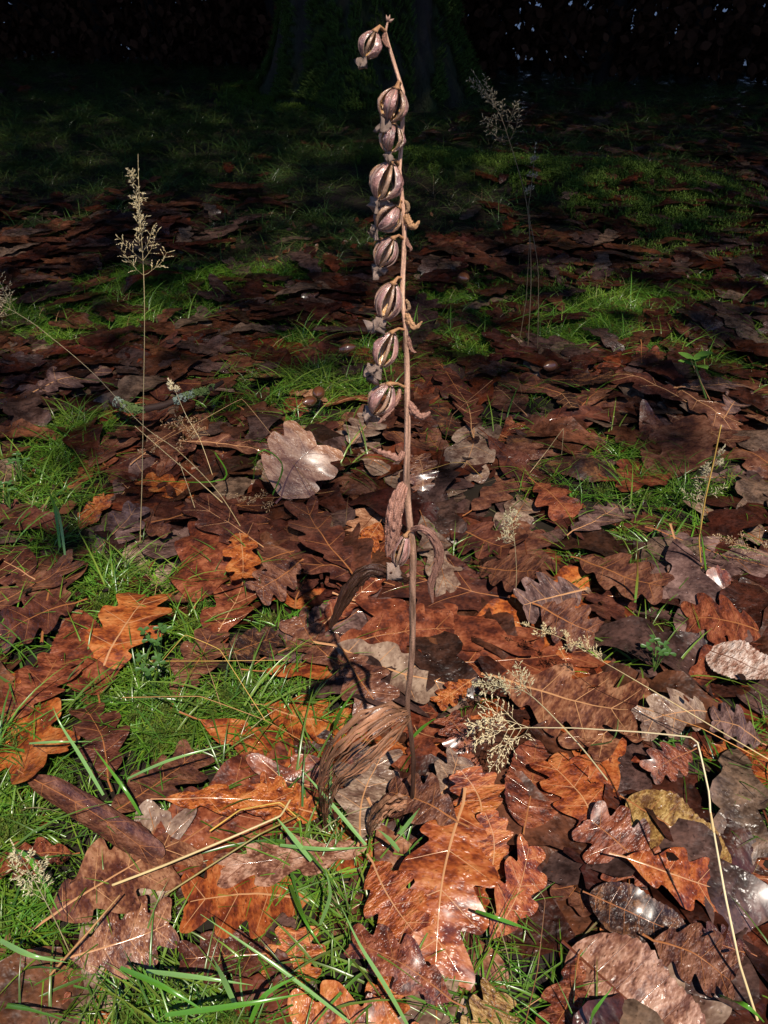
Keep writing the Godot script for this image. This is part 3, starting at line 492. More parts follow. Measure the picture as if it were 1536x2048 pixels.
# ---------------------------------------------------------------- textures
func make_textures() -> void:
	var n := FastNoiseLite.new()
	n.seed = 5
	n.frequency = 0.012
	n.fractal_octaves = 4
	var fine := FastNoiseLite.new()
	fine.seed = 9
	fine.frequency = 0.09
	fine.fractal_octaves = 3
	var cells := FastNoiseLite.new()
	cells.seed = 21
	cells.noise_type = FastNoiseLite.TYPE_CELLULAR
	cells.cellular_return_type = FastNoiseLite.RETURN_DISTANCE2_SUB
	cells.frequency = 0.055
	cells.fractal_type = FastNoiseLite.FRACTAL_NONE
	var size := 384
	var a := n.get_seamless_image(size, size).get_data()
	n.seed = 6
	n.frequency = 0.03
	var b := n.get_seamless_image(size, size).get_data()
	var f := fine.get_seamless_image(size, size).get_data()
	var c := cells.get_seamless_image(size, size).get_data()
	# relief: net of small veins, crumple and beads of water
	var hgt := PackedByteArray()
	var wet := PackedByteArray()
	hgt.resize(size * size)
	wet.resize(size * size)
	for i in size * size:
		var net := 255 - mini(255, c[i] * 3)
		hgt[i] = clampi(int(0.55 * b[i] + 0.07 * f[i] + 0.03 * net + 16), 0, 255)
		var w := clampf((a[i] * 0.8 + f[i] * 0.2 - 104.0) / 46.0, 0.0, 1.0)
		wet[i] = int(70 + 60 * w)
	var r := RandomNumberGenerator.new()
	r.seed = 4
	for k in 170:
		var x := r.randi() % size
		var y := r.randi() % size
		var rad := r.randf_range(1.4, 4.0)
		for dy in range(-4, 5):
			for dx in range(-4, 5):
				var q := 1.0 - Vector2(dx, dy).length() / rad
				if q > 0.0:
					var at := ((y + dy + size) % size) * size + (x + dx + size) % size
					hgt[at] = mini(255, hgt[at] + int(70.0 * sqrt(q)))
					wet[at] = 18
	relief = ImageTexture.create_from_image(Image.create_from_data(size, size, false, Image.FORMAT_L8, hgt))
	wetness = ImageTexture.create_from_image(Image.create_from_data(size, size, false, Image.FORMAT_L8, wet))
	var jobs := PALETTE.keys() + ["neutral"]
	var shift := 0
	for key in jobs:
		var base: Color = PALETTE[key][0] if key != "neutral" else Color(0.78, 0.78, 0.78)
		var dark: Color = PALETTE[key][1] if key != "neutral" else Color(0.48, 0.46, 0.46)
		var light: Color = PALETTE[key][2] if key != "neutral" else Color(1, 0.98, 0.96)
		var data := PackedByteArray()
		data.resize(size * size * 3)
		shift += 5171
		var strong := 1.5 if key in ["mottle", "olive", "pink", "silver"] else 1.0
		for i in size * size:
			var j := (i + shift * 13) % (size * size)
			var t := (a[j] - 128.0) / 60.0
			var s := (b[i] - 128.0) / 80.0 * strong
			var g := (f[j] - 128.0) / 230.0 * strong
			var q := clampf(t * 0.55 + s * 0.45 + g, -1.0, 1.0)
			var col := base.lerp(light, q) if q > 0.0 else base.lerp(dark, -q)
			if f[i] > 176 and b[j] < 122:
				col = col.lerp(dark, 0.55)
			var net := clampf(1.0 - c[i] / 40.0, 0.0, 1.0) * 0.05
			col = col.lerp(light, net)
			data[i * 3] = int(col.r * 255)
			data[i * 3 + 1] = int(col.g * 255)
			data[i * 3 + 2] = int(col.b * 255)
		var m := StandardMaterial3D.new()
		m.resource_name = "wet leaf " + key
		m.albedo_texture = ImageTexture.create_from_image(Image.create_from_data(size, size, false, Image.FORMAT_RGB8, data))
		m.roughness = 1.0
		m.roughness_texture = wetness
		m.metallic_specular = 0.40
		m.heightmap_enabled = true
		m.heightmap_texture = relief
		m.heightmap_scale = 0.22
		m.clearcoat_enabled = true
		m.clearcoat = 0.6
		m.clearcoat_roughness = 0.21
		m.cull_mode = BaseMaterial3D.CULL_DISABLED
		m.vertex_color_use_as_albedo = key == "neutral"
		if key in ["orange", "chestnut", "tan", "pink", "red"]:
			m.backlight_enabled = true
			m.backlight = Color(0.35, 0.2, 0.08)
		mats[key] = m
	for e in [["vein_pale", Color8(180, 132, 92)], ["vein_dark", Color8(96, 52, 34)], ["vein_mid", Color8(150, 96, 58)]]:
		var m := plain(e[0], e[1], 0.2)
		m.clearcoat_enabled = true
		m.clearcoat = 0.6
		m.clearcoat_roughness = 0.1

# ---------------------------------------------------------------- leaves
# outline of a leaf: half width at t along the midrib, in shares of the full half width
func lobes(kind: String, t: float, side: float) -> float:
	var env := pow(t, 0.75) * pow(1.0 - t, 0.42) * 1.72
	match kind:
		"oak":
			var ph := 4.0 * pow(t, 0.92) + (0.12 if side > 0 else -0.1)
			return env * (1.0 - 0.46 * pow(0.5 + 0.5 * cos(TAU * ph), 2.1)) * 1.04 + 0.015
		"round":
			env = pow(t, 0.5) * pow(1.0 - t, 0.33) * 1.5
			var ph := 3.2 * pow(t, 1.1) + (0.08 if side > 0 else -0.08)
			return env * (1.0 - 0.30 * pow(0.5 + 0.5 * cos(TAU * ph), 3.2)) + 0.01
		"long":
			env = pow(t, 0.6) * pow(1.0 - t, 0.5) * 1.75
			var ph := 5.2 * t + (0.15 if side > 0 else -0.1)
			return env * (1.0 - 0.30 * pow(0.5 + 0.5 * cos(TAU * ph), 1.6)) + 0.012
		"roll":
			return pow(t, 0.5) * pow(1.0 - t, 0.5) * 1.9 * (1.0 - 0.15 * pow(0.5 + 0.5 * cos(TAU * 4.0 * t), 2.0)) + 0.01
	env = pow(t, 0.5) * pow(1.0 - t, 0.62) * 2.0    # ovate, saw edged
	return env * (1.0 - 0.07 * fposmod(t * 17.0, 1.0)) + 0.01

func vein_rows(kind: String) -> Array:
	var n: float = {"oak": 4.0, "round": 3.2, "long": 5.2, "roll": 4.0, "ovate": 7.0}[kind]
	var out := []
	var p: float = {"oak": 0.92, "round": 1.1}.get(kind, 1.0)
	for k in int(n + 0.5):
		var t := pow((k + 0.5) / n, 1.0 / p)
		if t < 0.93:
			out.append(t)
	return out

func bent(kind: String, x: float, z: float, L: float, W: float, c: Dictionary) -> Vector3:
	var u := x / W
	var w := z / L
	var y: float = c.arch * L * (0.25 - (w - 0.5) * (w - 0.5)) + c.cup * W * u * u + c.fold * W * absf(u)
	y += c.wave * W * u * u * sin(w * c.turns * TAU + (1.3 if u > 0 else 0.0) + c.phase)
	y += c.crumple * field.get_noise_3d(x * 900.0 + c.phase * 40.0, z * 900.0, c.phase * 90.0)
	y += c.tiplift * L * pow(maxf(0.0, w - 0.6), 2.0)
	if kind == "roll":
		var rad := W * 0.42
		var an := x / rad * 0.9
		return Vector3(sin(an) * rad * (1.0 + 0.25 * w), (1.0 - cos(an)) * rad + y * 0.2, z)
	return Vector3(x, y, z)

func build_leaf(kind: String, L: float, W: float, c: Dictionary, rows: int, half: int, offset: Vector2) -> Dictionary:
	var s := Shape.new()
	var n := half * 2 + 1
	var foot := []
	var sway: float = c.sway
	for i in rows + 1:
		var t := float(i) / rows
		t = clampf(t, 0.004, 0.997)
		var an := lerpf(1.15, 0.5, t)
		for j in n:
			var q := (j - half) / float(half)
			var side := 1.0 if q >= 0 else -1.0
			var w = lobes(kind, t, side) * W * (1.0 + c.ragged * blot.get_noise_2d(t * 70.0, side * 50.0 + c.phase * 80.0))
			var x = q * w * sin(an) + sway * L * sin(t * PI)
			var z = t * L * 0.96 + absf(q) * w * cos(an)
			if kind == "ovate":
				z = t * L + absf(q) * w * 0.25
			var p := bent(kind, x, z, L, W, c)
			s.point(p, Vector2(x / 0.1, z / 0.1) + offset)
			if i % maxi(1, rows / 8) == 0 and j % maxi(1, half / 2) == 0:
				foot.append(p)
	for i in rows:
		for j in n - 1:
			s.quad(i * n + j, i * n + j + 1, (i + 1) * n + j, (i + 1) * n + j + 1)
	var out := {"blade": s, "foot": foot}
	if rows < 30:
		return out
	# midrib, stalk and side veins stand a little proud of the blade
	var v := Shape.new()
	var line := []
	var wide := []
	var st: float = c.stalk * L
	for k in 4:
		line.append(Vector3(sway * st * 0.3 * (4 - k), -0.1 * st * (3 - k) / 3.0 + bent(kind, 0, 0, L, W, c).y + 0.0003, -st * (4 - k) / 4.0))
		wide.append(L * (0.0078 if k == 0 else 0.0058))
	for i in range(0, rows + 1, 2):
		var t := clampf(float(i) / rows, 0.0, 0.985)
		line.append(bent(kind, sway * L * sin(t * PI), t * L * 0.96, L, W, c) + Vector3(0, 0.0003, 0))
		wide.append(L * lerpf(0.0056, 0.0015, t))
	ridge(v, line, wide)
	for t in vein_rows(kind):
		for side in [-1.0, 1.0]:
			var pts := []
			var wd := []
			var an := lerpf(1.15, 0.5, t)
			var w := lobes(kind, t, side) * W
			for k in 7:
				var q: float = k / 6.0 * 0.9
				var x: float = side * q * w * sin(an) + sway * L * sin(t * PI)
				var z: float = t * L * 0.96 + q * w * cos(an)
				if kind == "ovate":
					z = t * L + q * w * 0.25
				pts.append(bent(kind, x, z, L, W, c) + Vector3(0, 0.0002, 0))
				wd.append(L * lerpf(0.0025, 0.0009, q))
			ridge(v, pts, wd)
	out["veins"] = v
	return out

func ridge(s: Shape, pts: Array, wide: Array) -> void:
	var n := pts.size()
	var start := s.v.size()
	for i in n:
		var d: Vector3 = (pts[mini(i + 1, n - 1)] - pts[maxi(i - 1, 0)]).normalized()
		var a = d.cross(Vector3.UP).normalized() * wide[i]
		s.point(pts[i] - a - Vector3(0, wide[i] * 0.4, 0), Vector2(0, i))
		s.point(pts[i] + Vector3(0, wide[i] * 0.55, 0), Vector2(0.5, i))
		s.point(pts[i] + a - Vector3(0, wide[i] * 0.4, 0), Vector2(1, i))
	for i in n - 1:
		for k in 2:
			s.quad(start + i * 3 + k + 1, start + i * 3 + k, start + (i + 1) * 3 + k + 1, start + (i + 1) * 3 + k)

func curl(k: int) -> Dictionary:
	var r := RandomNumberGenerator.new()
	r.seed = 500 + k * 31
	var wild := 1.9 if k % 5 == 0 else 0.9   # most leaves lie soaked and flat, some have curled
	return {
		"arch": r.randf_range(-0.15, 0.30) * wild, "cup": r.randf_range(-0.16, 0.22) * wild, "fold": r.randf_range(-0.14, 0.14) * wild, "wave": r.randf_range(0.05, 0.18) * wild, "turns": r.randf_range(1.6, 3.4), "phase": r.randf() * 3.0,
		"crumple": r.randf_range(0.002, 0.005), "tiplift": r.randf_range(-0.5, 0.7) * wild, "sway": r.randf_range(-0.05, 0.05), "ragged": r.randf_range(0.10, 0.35), "stalk": r.randf_range(0.06, 0.16),
	}

func make_variants() -> void:
	var k := 0
	for e in [["oak", 18], ["round", 4], ["long", 5], ["ovate", 5], ["roll", 3]]:
		variants[e[0]] = []
		for i in e[1]:
			k += 1
			var c := curl(k)
			var W: float = {"oak": 0.030, "round": 0.040, "long": 0.021, "ovate": 0.030, "roll": 0.026}[e[0]]
			var d := build_leaf(e[0], 0.1, W, c, 52 if e[0] != "ovate" else 68, 5, Vector2(k * 0.37, k * 0.61))
			d.blade_mesh = d.blade.mesh()
			d.veins_mesh = d.veins.mesh()
			var lo := Vector3.ONE
			var hi := -Vector3.ONE
			for p in d.blade.v:
				lo = lo.min(p)
				hi = hi.max(p)
			d.width = (hi.x - lo.x) if e[0] != "roll" else W * 1.9
			d.long = hi.z
			variants[e[0]].append(d)

# the heap of litter: every leaf that is laid down raises it
func cell(x: float, z: float) -> int:
	var i := int((x + HX * CELL * 0.5) / CELL)
	var j := int(-z / CELL)
	return j * HX + i if i >= 0 and j >= 0 and i < HX and j < HZ else -1

func top_at(x: float, z: float) -> float:
	var k := cell(x, z)
	return heap[k] if k >= 0 else ground(x, z)

func covered(x: float, z: float) -> bool:
	var k := cell(x, z)
	return k >= 0 and heap[k] - bare[k] > 0.0015

func settle(foot: Array, t: Transform3D, fit: bool, over := 0.7, stand := 0.5) -> Transform3D:
	if fit:   # lean the leaf with what lies under it
		var sx := 0.0
		var sz := 0.0
		var sy := 0.0
		var pts := []
		for p in foot:
			var q: Vector3 = t * Vector3(p.x, 0, p.z)
			q.y = top_at(q.x, q.z)
			pts.append(q)
			sx += q.x
			sy += q.y
			sz += q.z
		var n := float(pts.size())
		var mid := Vector3(sx / n, sy / n, sz / n)
		var xx := 1e-6
		var zz := 1e-6
		var xz := 0.0
		var xy := 0.0
		var zy := 0.0
		for q in pts:
			var d: Vector3 = q - mid
			xx += d.x * d.x
			zz += d.z * d.z
			xz += d.x * d.z
			xy += d.x * d.y
			zy += d.z * d.y
		var det := xx * zz - xz * xz
		if absf(det) > 1e-14:
			var gx := clampf((xy * zz - zy * xz) / det, -0.28, 0.28)
			var gz := clampf((zy * xx - xy * xz) / det, -0.28, 0.28)
			var up := Vector3(-gx, 1, -gz).normalized()
			var turn := Basis(Quaternion(Vector3.UP, up))
			t = Transform3D(turn * t.basis, t.origin)
	var gaps := []
	for p in foot:
		var q: Vector3 = t * p
		gaps.append(top_at(q.x, q.z) - q.y)
	gaps.sort()
	t.origin.y += gaps[int(gaps.size() * (over if fit else stand))] + 0.0008
	return t

func press(foot: Array, t: Transform3D) -> void:
	for p in foot:
		var q: Vector3 = t * p
		for dx in [-0.5, 0.5]:
			for dz in [-0.5, 0.5]:
				var k := cell(q.x + dx * CELL * 1.4, q.z + dz * CELL * 1.4)
				if k >= 0:
					heap[k] = maxf(heap[k], q.y + 0.0004)

func lay_leaf(called: String, label: String, group: String, kind: String, colour: String, pick: int, t: Transform3D, vein: String) -> Node3D:
	var d: Dictionary = variants[kind][pick % variants[kind].size()]
	press(d.foot, t)
	var o := thing(called, label, "leaf", Vector3.ZERO, group)
	o.transform = t
	piece("blade", d.blade_mesh, mats[colour], o)
	piece("midrib", d.veins_mesh, mats[vein], o)
	return o

# ---------------------------------------------------------------- ground
func ground(x: float, z: float) -> float:
	var y := field.get_noise_2d(x * 60.0, z * 60.0) * 0.012 - 0.008
	var d := Vector2(x, z).length()
	y += field.get_noise_2d(x * 9.0 + 50.0, z * 9.0) * 0.05 * clampf((d - 1.0) / 2.0, 0.0, 1.0)
	y += 0.05 * exp(-(pow((x - 0.50) / 0.28, 2.0) + pow((z + 1.75) / 0.22, 2.0)))
	y += 0.035 * exp(-(pow((x - 0.05) / 0.25, 2.0) + pow((z + 1.95) / 0.2, 2.0)))
	return y

func share(list: Array, x: float, z: float) -> float:
	var s := 0.0
	for p in list:
		var dx: float = x - p[0] * CM
		var dz: float = z - p[1] * CM
		var r: float = p[2] * CM
		var q := (dx * dx + dz * dz) / (r * r)
		if q < 4.0:
			s += p[3] * exp(-q * q * 0.7)
	if list == PATCHES and z < -0.5:
		s += clampf(field.get_noise_2d(x * 170.0 + 31.0, z * 170.0) * 4.5 - 0.85, 0.0, 0.55) * clampf((-z - 0.5) * 2.0, 0.0, 1.0)
	return minf(s, 1.0)

func lines_of(a: float, b: float, near: float, far: float) -> Array:
	var out := []
	var step := near
	var p := a
	while p < b:
		out.append(p)
		step = clampf(maxf(near, absf(p) * 0.05 if absf(p) > 0.9 else near), near, far)
		p += step
	out.append(b)
	return out

# ---------------------------------------------------------------- plants
func smooth_line(pts: Array, n: int, ease := 6.0) -> Array:
	var c := Curve3D.new()
	for i in pts.size():
		var p: Vector3 = pts[i] * CM
		var t: Vector3 = ((pts[mini(i + 1, pts.size() - 1)] - pts[maxi(i - 1, 0)]) * CM) / ease
		c.add_point(p, -t, t)
	c.bake_interval = 0.001
	var out := []
	for i in n + 1:
		out.append(c.sample_baked(c.get_baked_length() * i / n, true))
	return out

# a dry, folded strip such as a bract or a shrivelled leaf; wide in the middle
func strip(pts: Array, width: float, twist: float, fold: float, ribs: int, c: Color, seed_: int) -> Shape:
	var s := Shape.new()
	var n := pts.size()
	var m := maxi(5, ribs)
	var r := RandomNumberGenerator.new()
	r.seed = seed_
	for i in n:
		var t := float(i) / (n - 1)
		var d: Vector3 = (pts[mini(i + 1, n - 1)] - pts[maxi(i - 1, 0)]).normalized()
		var side := d.cross(Vector3(0, 0.25, 1)).normalized().rotated(d, twist * (t - 0.2))
		var out := side.cross(d)
		var w := width * 0.5 * pow(sin(PI * clampf(t * 0.88 + 0.10, 0, 1)), 0.7)
		for j in m:
			var q := j * 2.0 / (m - 1) - 1.0
			var lift := fold * w * (1.0 - absf(q)) + (0.16 * w if j % 2 == 1 else 0.0) + 0.55 * w * field.get_noise_2d(t * 520.0 + seed_ * 60.0, q * 90.0)
			var edge := 1.0 + (r.randf_range(-0.32, 0.12) if j == 0 or j == m - 1 else 0.0)
			var tone := r.randf_range(0.80, 1.10) * (0.62 if j % 2 == 0 else 1.12)
			s.point(pts[i] + side * q * w * edge + out * lift, Vector2(q * w * 60.0, t * 6.0), Color(c.r * tone, c.g * tone, c.b * tone))
	for i in n - 1:
		for j in m - 1:
			s.quad(i * m + j, i * m + j + 1, (i + 1) * m + j, (i + 1) * m + j + 1)
	return s

func crumpled(size: float, seed_: int, c: Color) -> Shape:   # what is left of a flower
	var s := Shape.new()
	var r := RandomNumberGenerator.new()
	r.seed = seed_
	var rows := 7
	var cols := 9
	for i in rows + 1:
		var t := float(i) / rows
		for j in cols:
			var a := TAU * j / cols
			var w := size * (0.16 + 0.26 * sin(t * PI * 0.75)) * (1.0 + 0.85 * sin(a * 3.0 + t * 4.0 + seed_) + r.randf_range(-0.5, 0.5))
			if i == rows:
				w *= 0.55
			var tone := r.randf_range(0.7, 1.15)
			s.point(Vector3(cos(a) * w, -t * size * (1.0 + 0.3 * sin(a * 2.0 + seed_)), sin(a) * w), Vector2(j, i), Color(c.r * tone, c.g * tone, c.b * tone))
	for i in rows:
		for j in cols:
			var k := (j + 1) % cols
			s.quad(i * cols + j, i * cols + k, (i + 1) * cols + j, (i + 1) * cols + k)
	var e := s.point(Vector3(0, -size * 0.85, 0), Vector2.ZERO, c * 0.6)
	for j in cols:
		s.tri(e, rows * cols + j, rows * cols + (j + 1) % cols)
	return s

# one wall of a capsule between two lines of longitude; inner side paler
func capsule_wall(L: float, R: float, a0: float, a1: float, lift: float, bulge: float, cols: int, tint: Color, rim: Color, rad_add: float) -> Shape:
	var s := Shape.new()
	var rows := 18
	for i in rows + 1:
		var t := float(i) / rows
		var prof := pow(sin(PI * clampf(0.03 + t * 0.94, 0, 1)), 0.62) * lerpf(0.94, 1.06, t)
		var open := sin(PI * t)
		for j in cols + 1:
			var q := float(j) / cols
			var k := q * 2.0 - 1.0
			# walls part widest at the middle of their length
			var span := (a1 - a0) * lerpf(1.06, 0.86, open)
			var a := (a0 + a1) * 0.5 + k * span * 0.5
			var w := R * prof * (1.0 + bulge * (1.0 - k * k)) + lift * open * (1.0 - 0.5 * k * k) + rad_add
			w *= 1.0 + 0.16 * field.get_noise_3d(a * 420.0, t * 60.0, L * 40000.0) + 0.06 * field.get_noise_3d(a * 900.0, t * 700.0, R * 40000.0)
			if absf(k) > 0.99:
				w -= R * 0.04
			var tone := 1.0 + 0.75 * blot.get_noise_3d(a * 60.0, t * 90.0, L * 9000.0) + 0.5 * field.get_noise_3d(a * 300.0, t * 300.0, R * 90000.0)
			var c := tint
			if absf(k) > 0.93:
				c = rim
			s.point(Vector3(cos(a) * w, -t * L, sin(a) * w), Vector2(q, t), Color(c.r * tone, c.g * tone, c.b * tone))
	for i in rows:
		for j in cols:
			var n := cols + 1
			s.quad(i * n + j + 1, i * n + j, (i + 1) * n + j + 1, (i + 1) * n + j)
	return s

func thicken(s: Shape, by: float, inner := Color(0, 0, 0, 0)) -> Shape:   # give a shell an inside and an edge
	var n := s.normals()
	var m := s.v.size()
	var tris := s.ix.duplicate()
	var edges := {}
	for i in range(0, tris.size(), 3):
		for e in [[0, 1], [1, 2], [2, 0]]:
			var a := tris[i + e[0]]
			var b := tris[i + e[1]]
			if edges.has(Vector2i(b, a)):
				edges.erase(Vector2i(b, a))
			else:
				edges[Vector2i(a, b)] = true
	for i in m:
		s.point(s.v[i] - n[i] * by, s.uv[i], s.col[i] * 0.75 if inner.a == 0.0 else inner)
	for i in range(0, tris.size(), 3):
		s.tri(tris[i] + m, tris[i + 2] + m, tris[i + 1] + m)
	for e in edges:
		s.tri(e.x, e.x + m, e.y)
		s.tri(e.y, e.x + m, e.y + m)
	return s

func orchid() -> void:
	var o := thing("dried_orchid", "tall dried brown orchid stalk with a row of split seed capsules, standing in litter", "plant", STEM[STEM.size() - 2] * CM)
	var at: Vector3 = o.position
	var pts := []
	for p in STEM:
		pts.append(p)
	var line := smooth_line(pts, 150)
	var s := Shape.new()
	var rad := []
	for i in line.size():
		var f := float(i) / (line.size() - 1) * (STEM.size() - 1)
		# radii follow height, so read them by nearest height
		var k := 0
		while k < STEM.size() - 2 and STEM[k + 1].y * CM > line[i].y:
			k += 1
		var span: float = (STEM[k].y - STEM[k + 1].y) * CM
		var q: float = clampf((STEM[k].y * CM - line[i].y) / maxf(span, 1e-5), 0, 1)
		rad.append(lerpf(STEM_RADII[k], STEM_RADII[k + 1], q) * 0.001 + f * 0.0)
		line[i] -= at
	s.tube(line, rad, 14, Color.WHITE, 0.07, 3)
	for i in s.v.size():
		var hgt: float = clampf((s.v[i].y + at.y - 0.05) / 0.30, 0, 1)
		var c := lit(Color8(66, 44, 34)).lerp(lit(Color8(224, 176, 146)), hgt)  # foot is brown; upper stem painted lighter to look more brightly lit
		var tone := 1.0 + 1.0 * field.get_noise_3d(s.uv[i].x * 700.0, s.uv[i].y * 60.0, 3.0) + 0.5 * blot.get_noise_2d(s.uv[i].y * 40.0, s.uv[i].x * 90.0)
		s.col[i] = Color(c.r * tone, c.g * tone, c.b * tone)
	var dry := plain("dry stem", Color.WHITE, 0.5, 0.4, true)
	dry.heightmap_enabled = true
	dry.heightmap_texture = relief
	dry.heightmap_scale = 0.04
	var shell := plain("capsule shell", Color.WHITE, 0.24, 0.8, true)
	shell.clearcoat_enabled = true
	shell.clearcoat = 0.8
	shell.clearcoat_roughness = 0.24
	shell.heightmap_enabled = true
	shell.heightmap_texture = relief
	shell.heightmap_scale = 0.03
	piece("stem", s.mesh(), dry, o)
	var bud := Shape.new()
	for k in 3:
		bud.husk(STEM[0] * CM - at + Vector3(0, -0.0004, 0), Vector3([0.3, 0.7, -0.2][k], [1.0, 0.4, 0.8][k], 0.3).normalized(), 0.0022, 0.0005, lit(Color8(150, 120, 104)))
	piece("withered_tip", bud.mesh(), dry, o)
	var n := 0
	for e in CAPSULES:
		n += 1
		var A: Vector3 = e[0] * CM - at
		var T: Vector3 = e[1] * CM - at
		var B: Vector3 = e[2] * CM - at
		var R: float = e[3] * CM * 0.5
		var g: float = e[5]
		var L := (B - T).length()
		var cap := Node3D.new()
		cap.name = "seed_capsule"
		o.add_child(cap, true)
		var y := (T - B).normalized()
		var x := y.cross(Vector3(0, 0, 1)).normalized()
		cap.transform = Transform3D(Basis(x, y, x.cross(y)).rotated(y, deg_to_rad(e[4])), T)
		var tone := 0.85 + 0.3 * fposmod(n * 0.37, 1.0)
		var skin := lit(Color8(158, 114, 102))
		skin = Color(skin.r * tone, skin.g * tone, skin.b * tone)
		var rim := lit(Color8(204, 176, 154))
		var gap := 0.18 * g
		var vary := RandomNumberGenerator.new()
		vary.seed = 300 + n
		for k in 3:
			var a := TAU * k / 3.0
			var ja := vary.randf_range(-0.10, 0.14)
			var jb := vary.randf_range(-0.10, 0.14)
			piece("valve", thicken(capsule_wall(L * vary.randf_range(0.93, 1.0), R * vary.randf_range(0.76, 0.92), a + 0.24 + gap + ja, a + TAU / 3 - 0.24 - gap - jb, R * 0.10 * g * vary.randf_range(0.2, 2.4), 0.06, 12, skin, rim, 0.0), R * 0.09, lit(Color8(196, 150, 96))).mesh(), shell, cap)
			piece("rib", thicken(capsule_wall(L, R * 0.93, a - 0.20, a + 0.20, R * 0.04 * g, 0.10, 4, lit(Color8(176, 136, 104)), lit(Color8(150, 112, 88)), 0.0), R * 0.08, lit(Color8(186, 140, 90))).mesh(), shell, cap)
			var keel := Shape.new()
			var kp := []
			var kr := []
			var mid := a + TAU / 6
			for i in 13:
				var t := 0.02 + 0.96 * i / 12.0
				var w := R * 0.88 * 1.06 * pow(sin(PI * clampf(0.03 + t * 0.94, 0, 1)), 0.62) * lerpf(0.94, 1.06, t) + R * 0.10 * g * sin(PI * t)
				kp.append(Vector3(cos(mid) * w, -t * L, sin(mid) * w))
				kr.append(R * 0.075 * (0.4 + 0.6 * sin(PI * t)))
			keel.tube(kp, kr, 5, lit(Color8(158, 128, 116)), 0.25, n * 3 + k)
			piece("keel", keel.mesh(), dry, cap)
		var inv := cap.transform.affine_inverse()
		var stalk := Shape.new()
		var mid2 := A.lerp(T, 0.55) + Vector3(0, 0.0012, 0.0006)
		stalk.tube([inv * A, inv * mid2, Vector3(0, 0.0003, 0), Vector3(0, -L * 0.03, 0)], [0.0005, 0.0005, 0.0007, R * 0.42], 7, lit(Color8(170, 124, 86)), 0.1, n)
		piece("stalk", stalk.mesh(), dry, cap)
		var fl := piece("withered_flower", crumpled(L * (0.44 if n != 3 else 0.30), n * 7 + 1, lit(Color8(172, 146, 130))).mesh(), dry, cap)
		fl.transform = Transform3D(Basis.from_euler(Vector3(0.5 * sin(n * 2.3), n * 1.7, 0.5 * cos(n * 3.1))), Vector3(0, -L * 0.96, 0))
	var tones := {"rose": Color8(200, 146, 124), "buff": Color8(206, 164, 126), "peach": Color8(232, 176, 128), "brown": Color8(168, 122, 104), "dark": Color8(78, 50, 36)}
	for e in BRACTS:
		n += 1
		var pl := smooth_line(e[1], 26)
		for i in pl.size():
			pl[i] -= at
		var big: bool = e[0] == "stem_leaf"
		var b := strip(pl, e[2] * CM, (0.25 if big else 1.6) * sin(n * 2.1), 0.5 if big else 0.8, 21 if big else 7, lit(tones[e[3]]), n)
		piece(e[0], thicken(b, 0.00025).mesh(), dry, o)
	# the shrivelled leaf at the foot: ribs that have come apart into strips
	for set_ in [["withered_leaf", WITHERED_UPPER, WITHERED_LOWER, 15], ["coiled_leaf", COIL_UPPER, COIL_LOWER, 8]]:
		var lf := Node3D.new()
		lf.name = set_[0]
		o.add_child(lf, true)
		var up := smooth_line(set_[1], 30)
		var lo := smooth_line(set_[2], 30)
		var r := RandomNumberGenerator.new()
		r.seed = 91
		for k in set_[3]:
			var q0: float = float(k) / set_[3]
			var q1: float = (k + (0.62 if k % 3 == 1 else 0.92)) / set_[3]
			if set_[3] == 15 and k in [6, 7, 8]:   # the split halfway
				q1 = q0 + 0.018
			var st := Shape.new()
			var off := r.randf_range(-0.0007, 0.0010)
			var own := r.randf_range(0.72, 1.15)
			var short := r.randf_range(0.86, 1.0)
			for i in 31:
				var t := i / 30.0 * short
				var tone := own * r.randf_range(0.8, 1.1)
				var c := lit(Color8(152, 108, 80)) * tone
				var thin := 0.0
				if k in [5, 9] and absf(t - 0.45) < 0.25:
					thin = 0.012
				for j in 3:
					var q := lerpf(q0 + thin, q1 - thin, j / 2.0)
					var fi := i * short
					var p: Vector3 = up[int(fi)].lerp(up[mini(30, int(fi) + 1)], fi - int(fi)).lerp(lo[int(fi)].lerp(lo[mini(30, int(fi) + 1)], fi - int(fi)), q + 0.012 * field.get_noise_2d(k * 50.0, t * 1500.0)) - at
					p += Vector3(-0.2, 0.4, 0.9) * off * sin(PI * t)
					p += Vector3(-0.1, 0.35, 0.9) * (0.0005 if j == 1 else -0.0004) + Vector3(0, 0.3, 1) * 0.006 * sin(q * PI) * sin(t * PI)
					p += Vector3(0, 1, 0) * (0.0010 * field.get_noise_2d(k * 90.0, t * 900.0) + 0.0028 * field.get_noise_2d(q * 260.0, t * 420.0))
					var stain := clampf(1.0 + 1.3 * blot.get_noise_2d(q * 260.0, t * 300.0), 0.45, 1.3)
					st.point(p, Vector2(q * 3.0, t * 4.0), Color(c.r * stain, c.g * stain, c.b * stain))
			for i in 30:
				for j in 2:
					st.quad(i * 3 + j, i * 3 + j + 1, (i + 1) * 3 + j, (i + 1) * 3 + j + 1)
			piece("strip", thicken(st, 0.0002).mesh(), dry, lf)

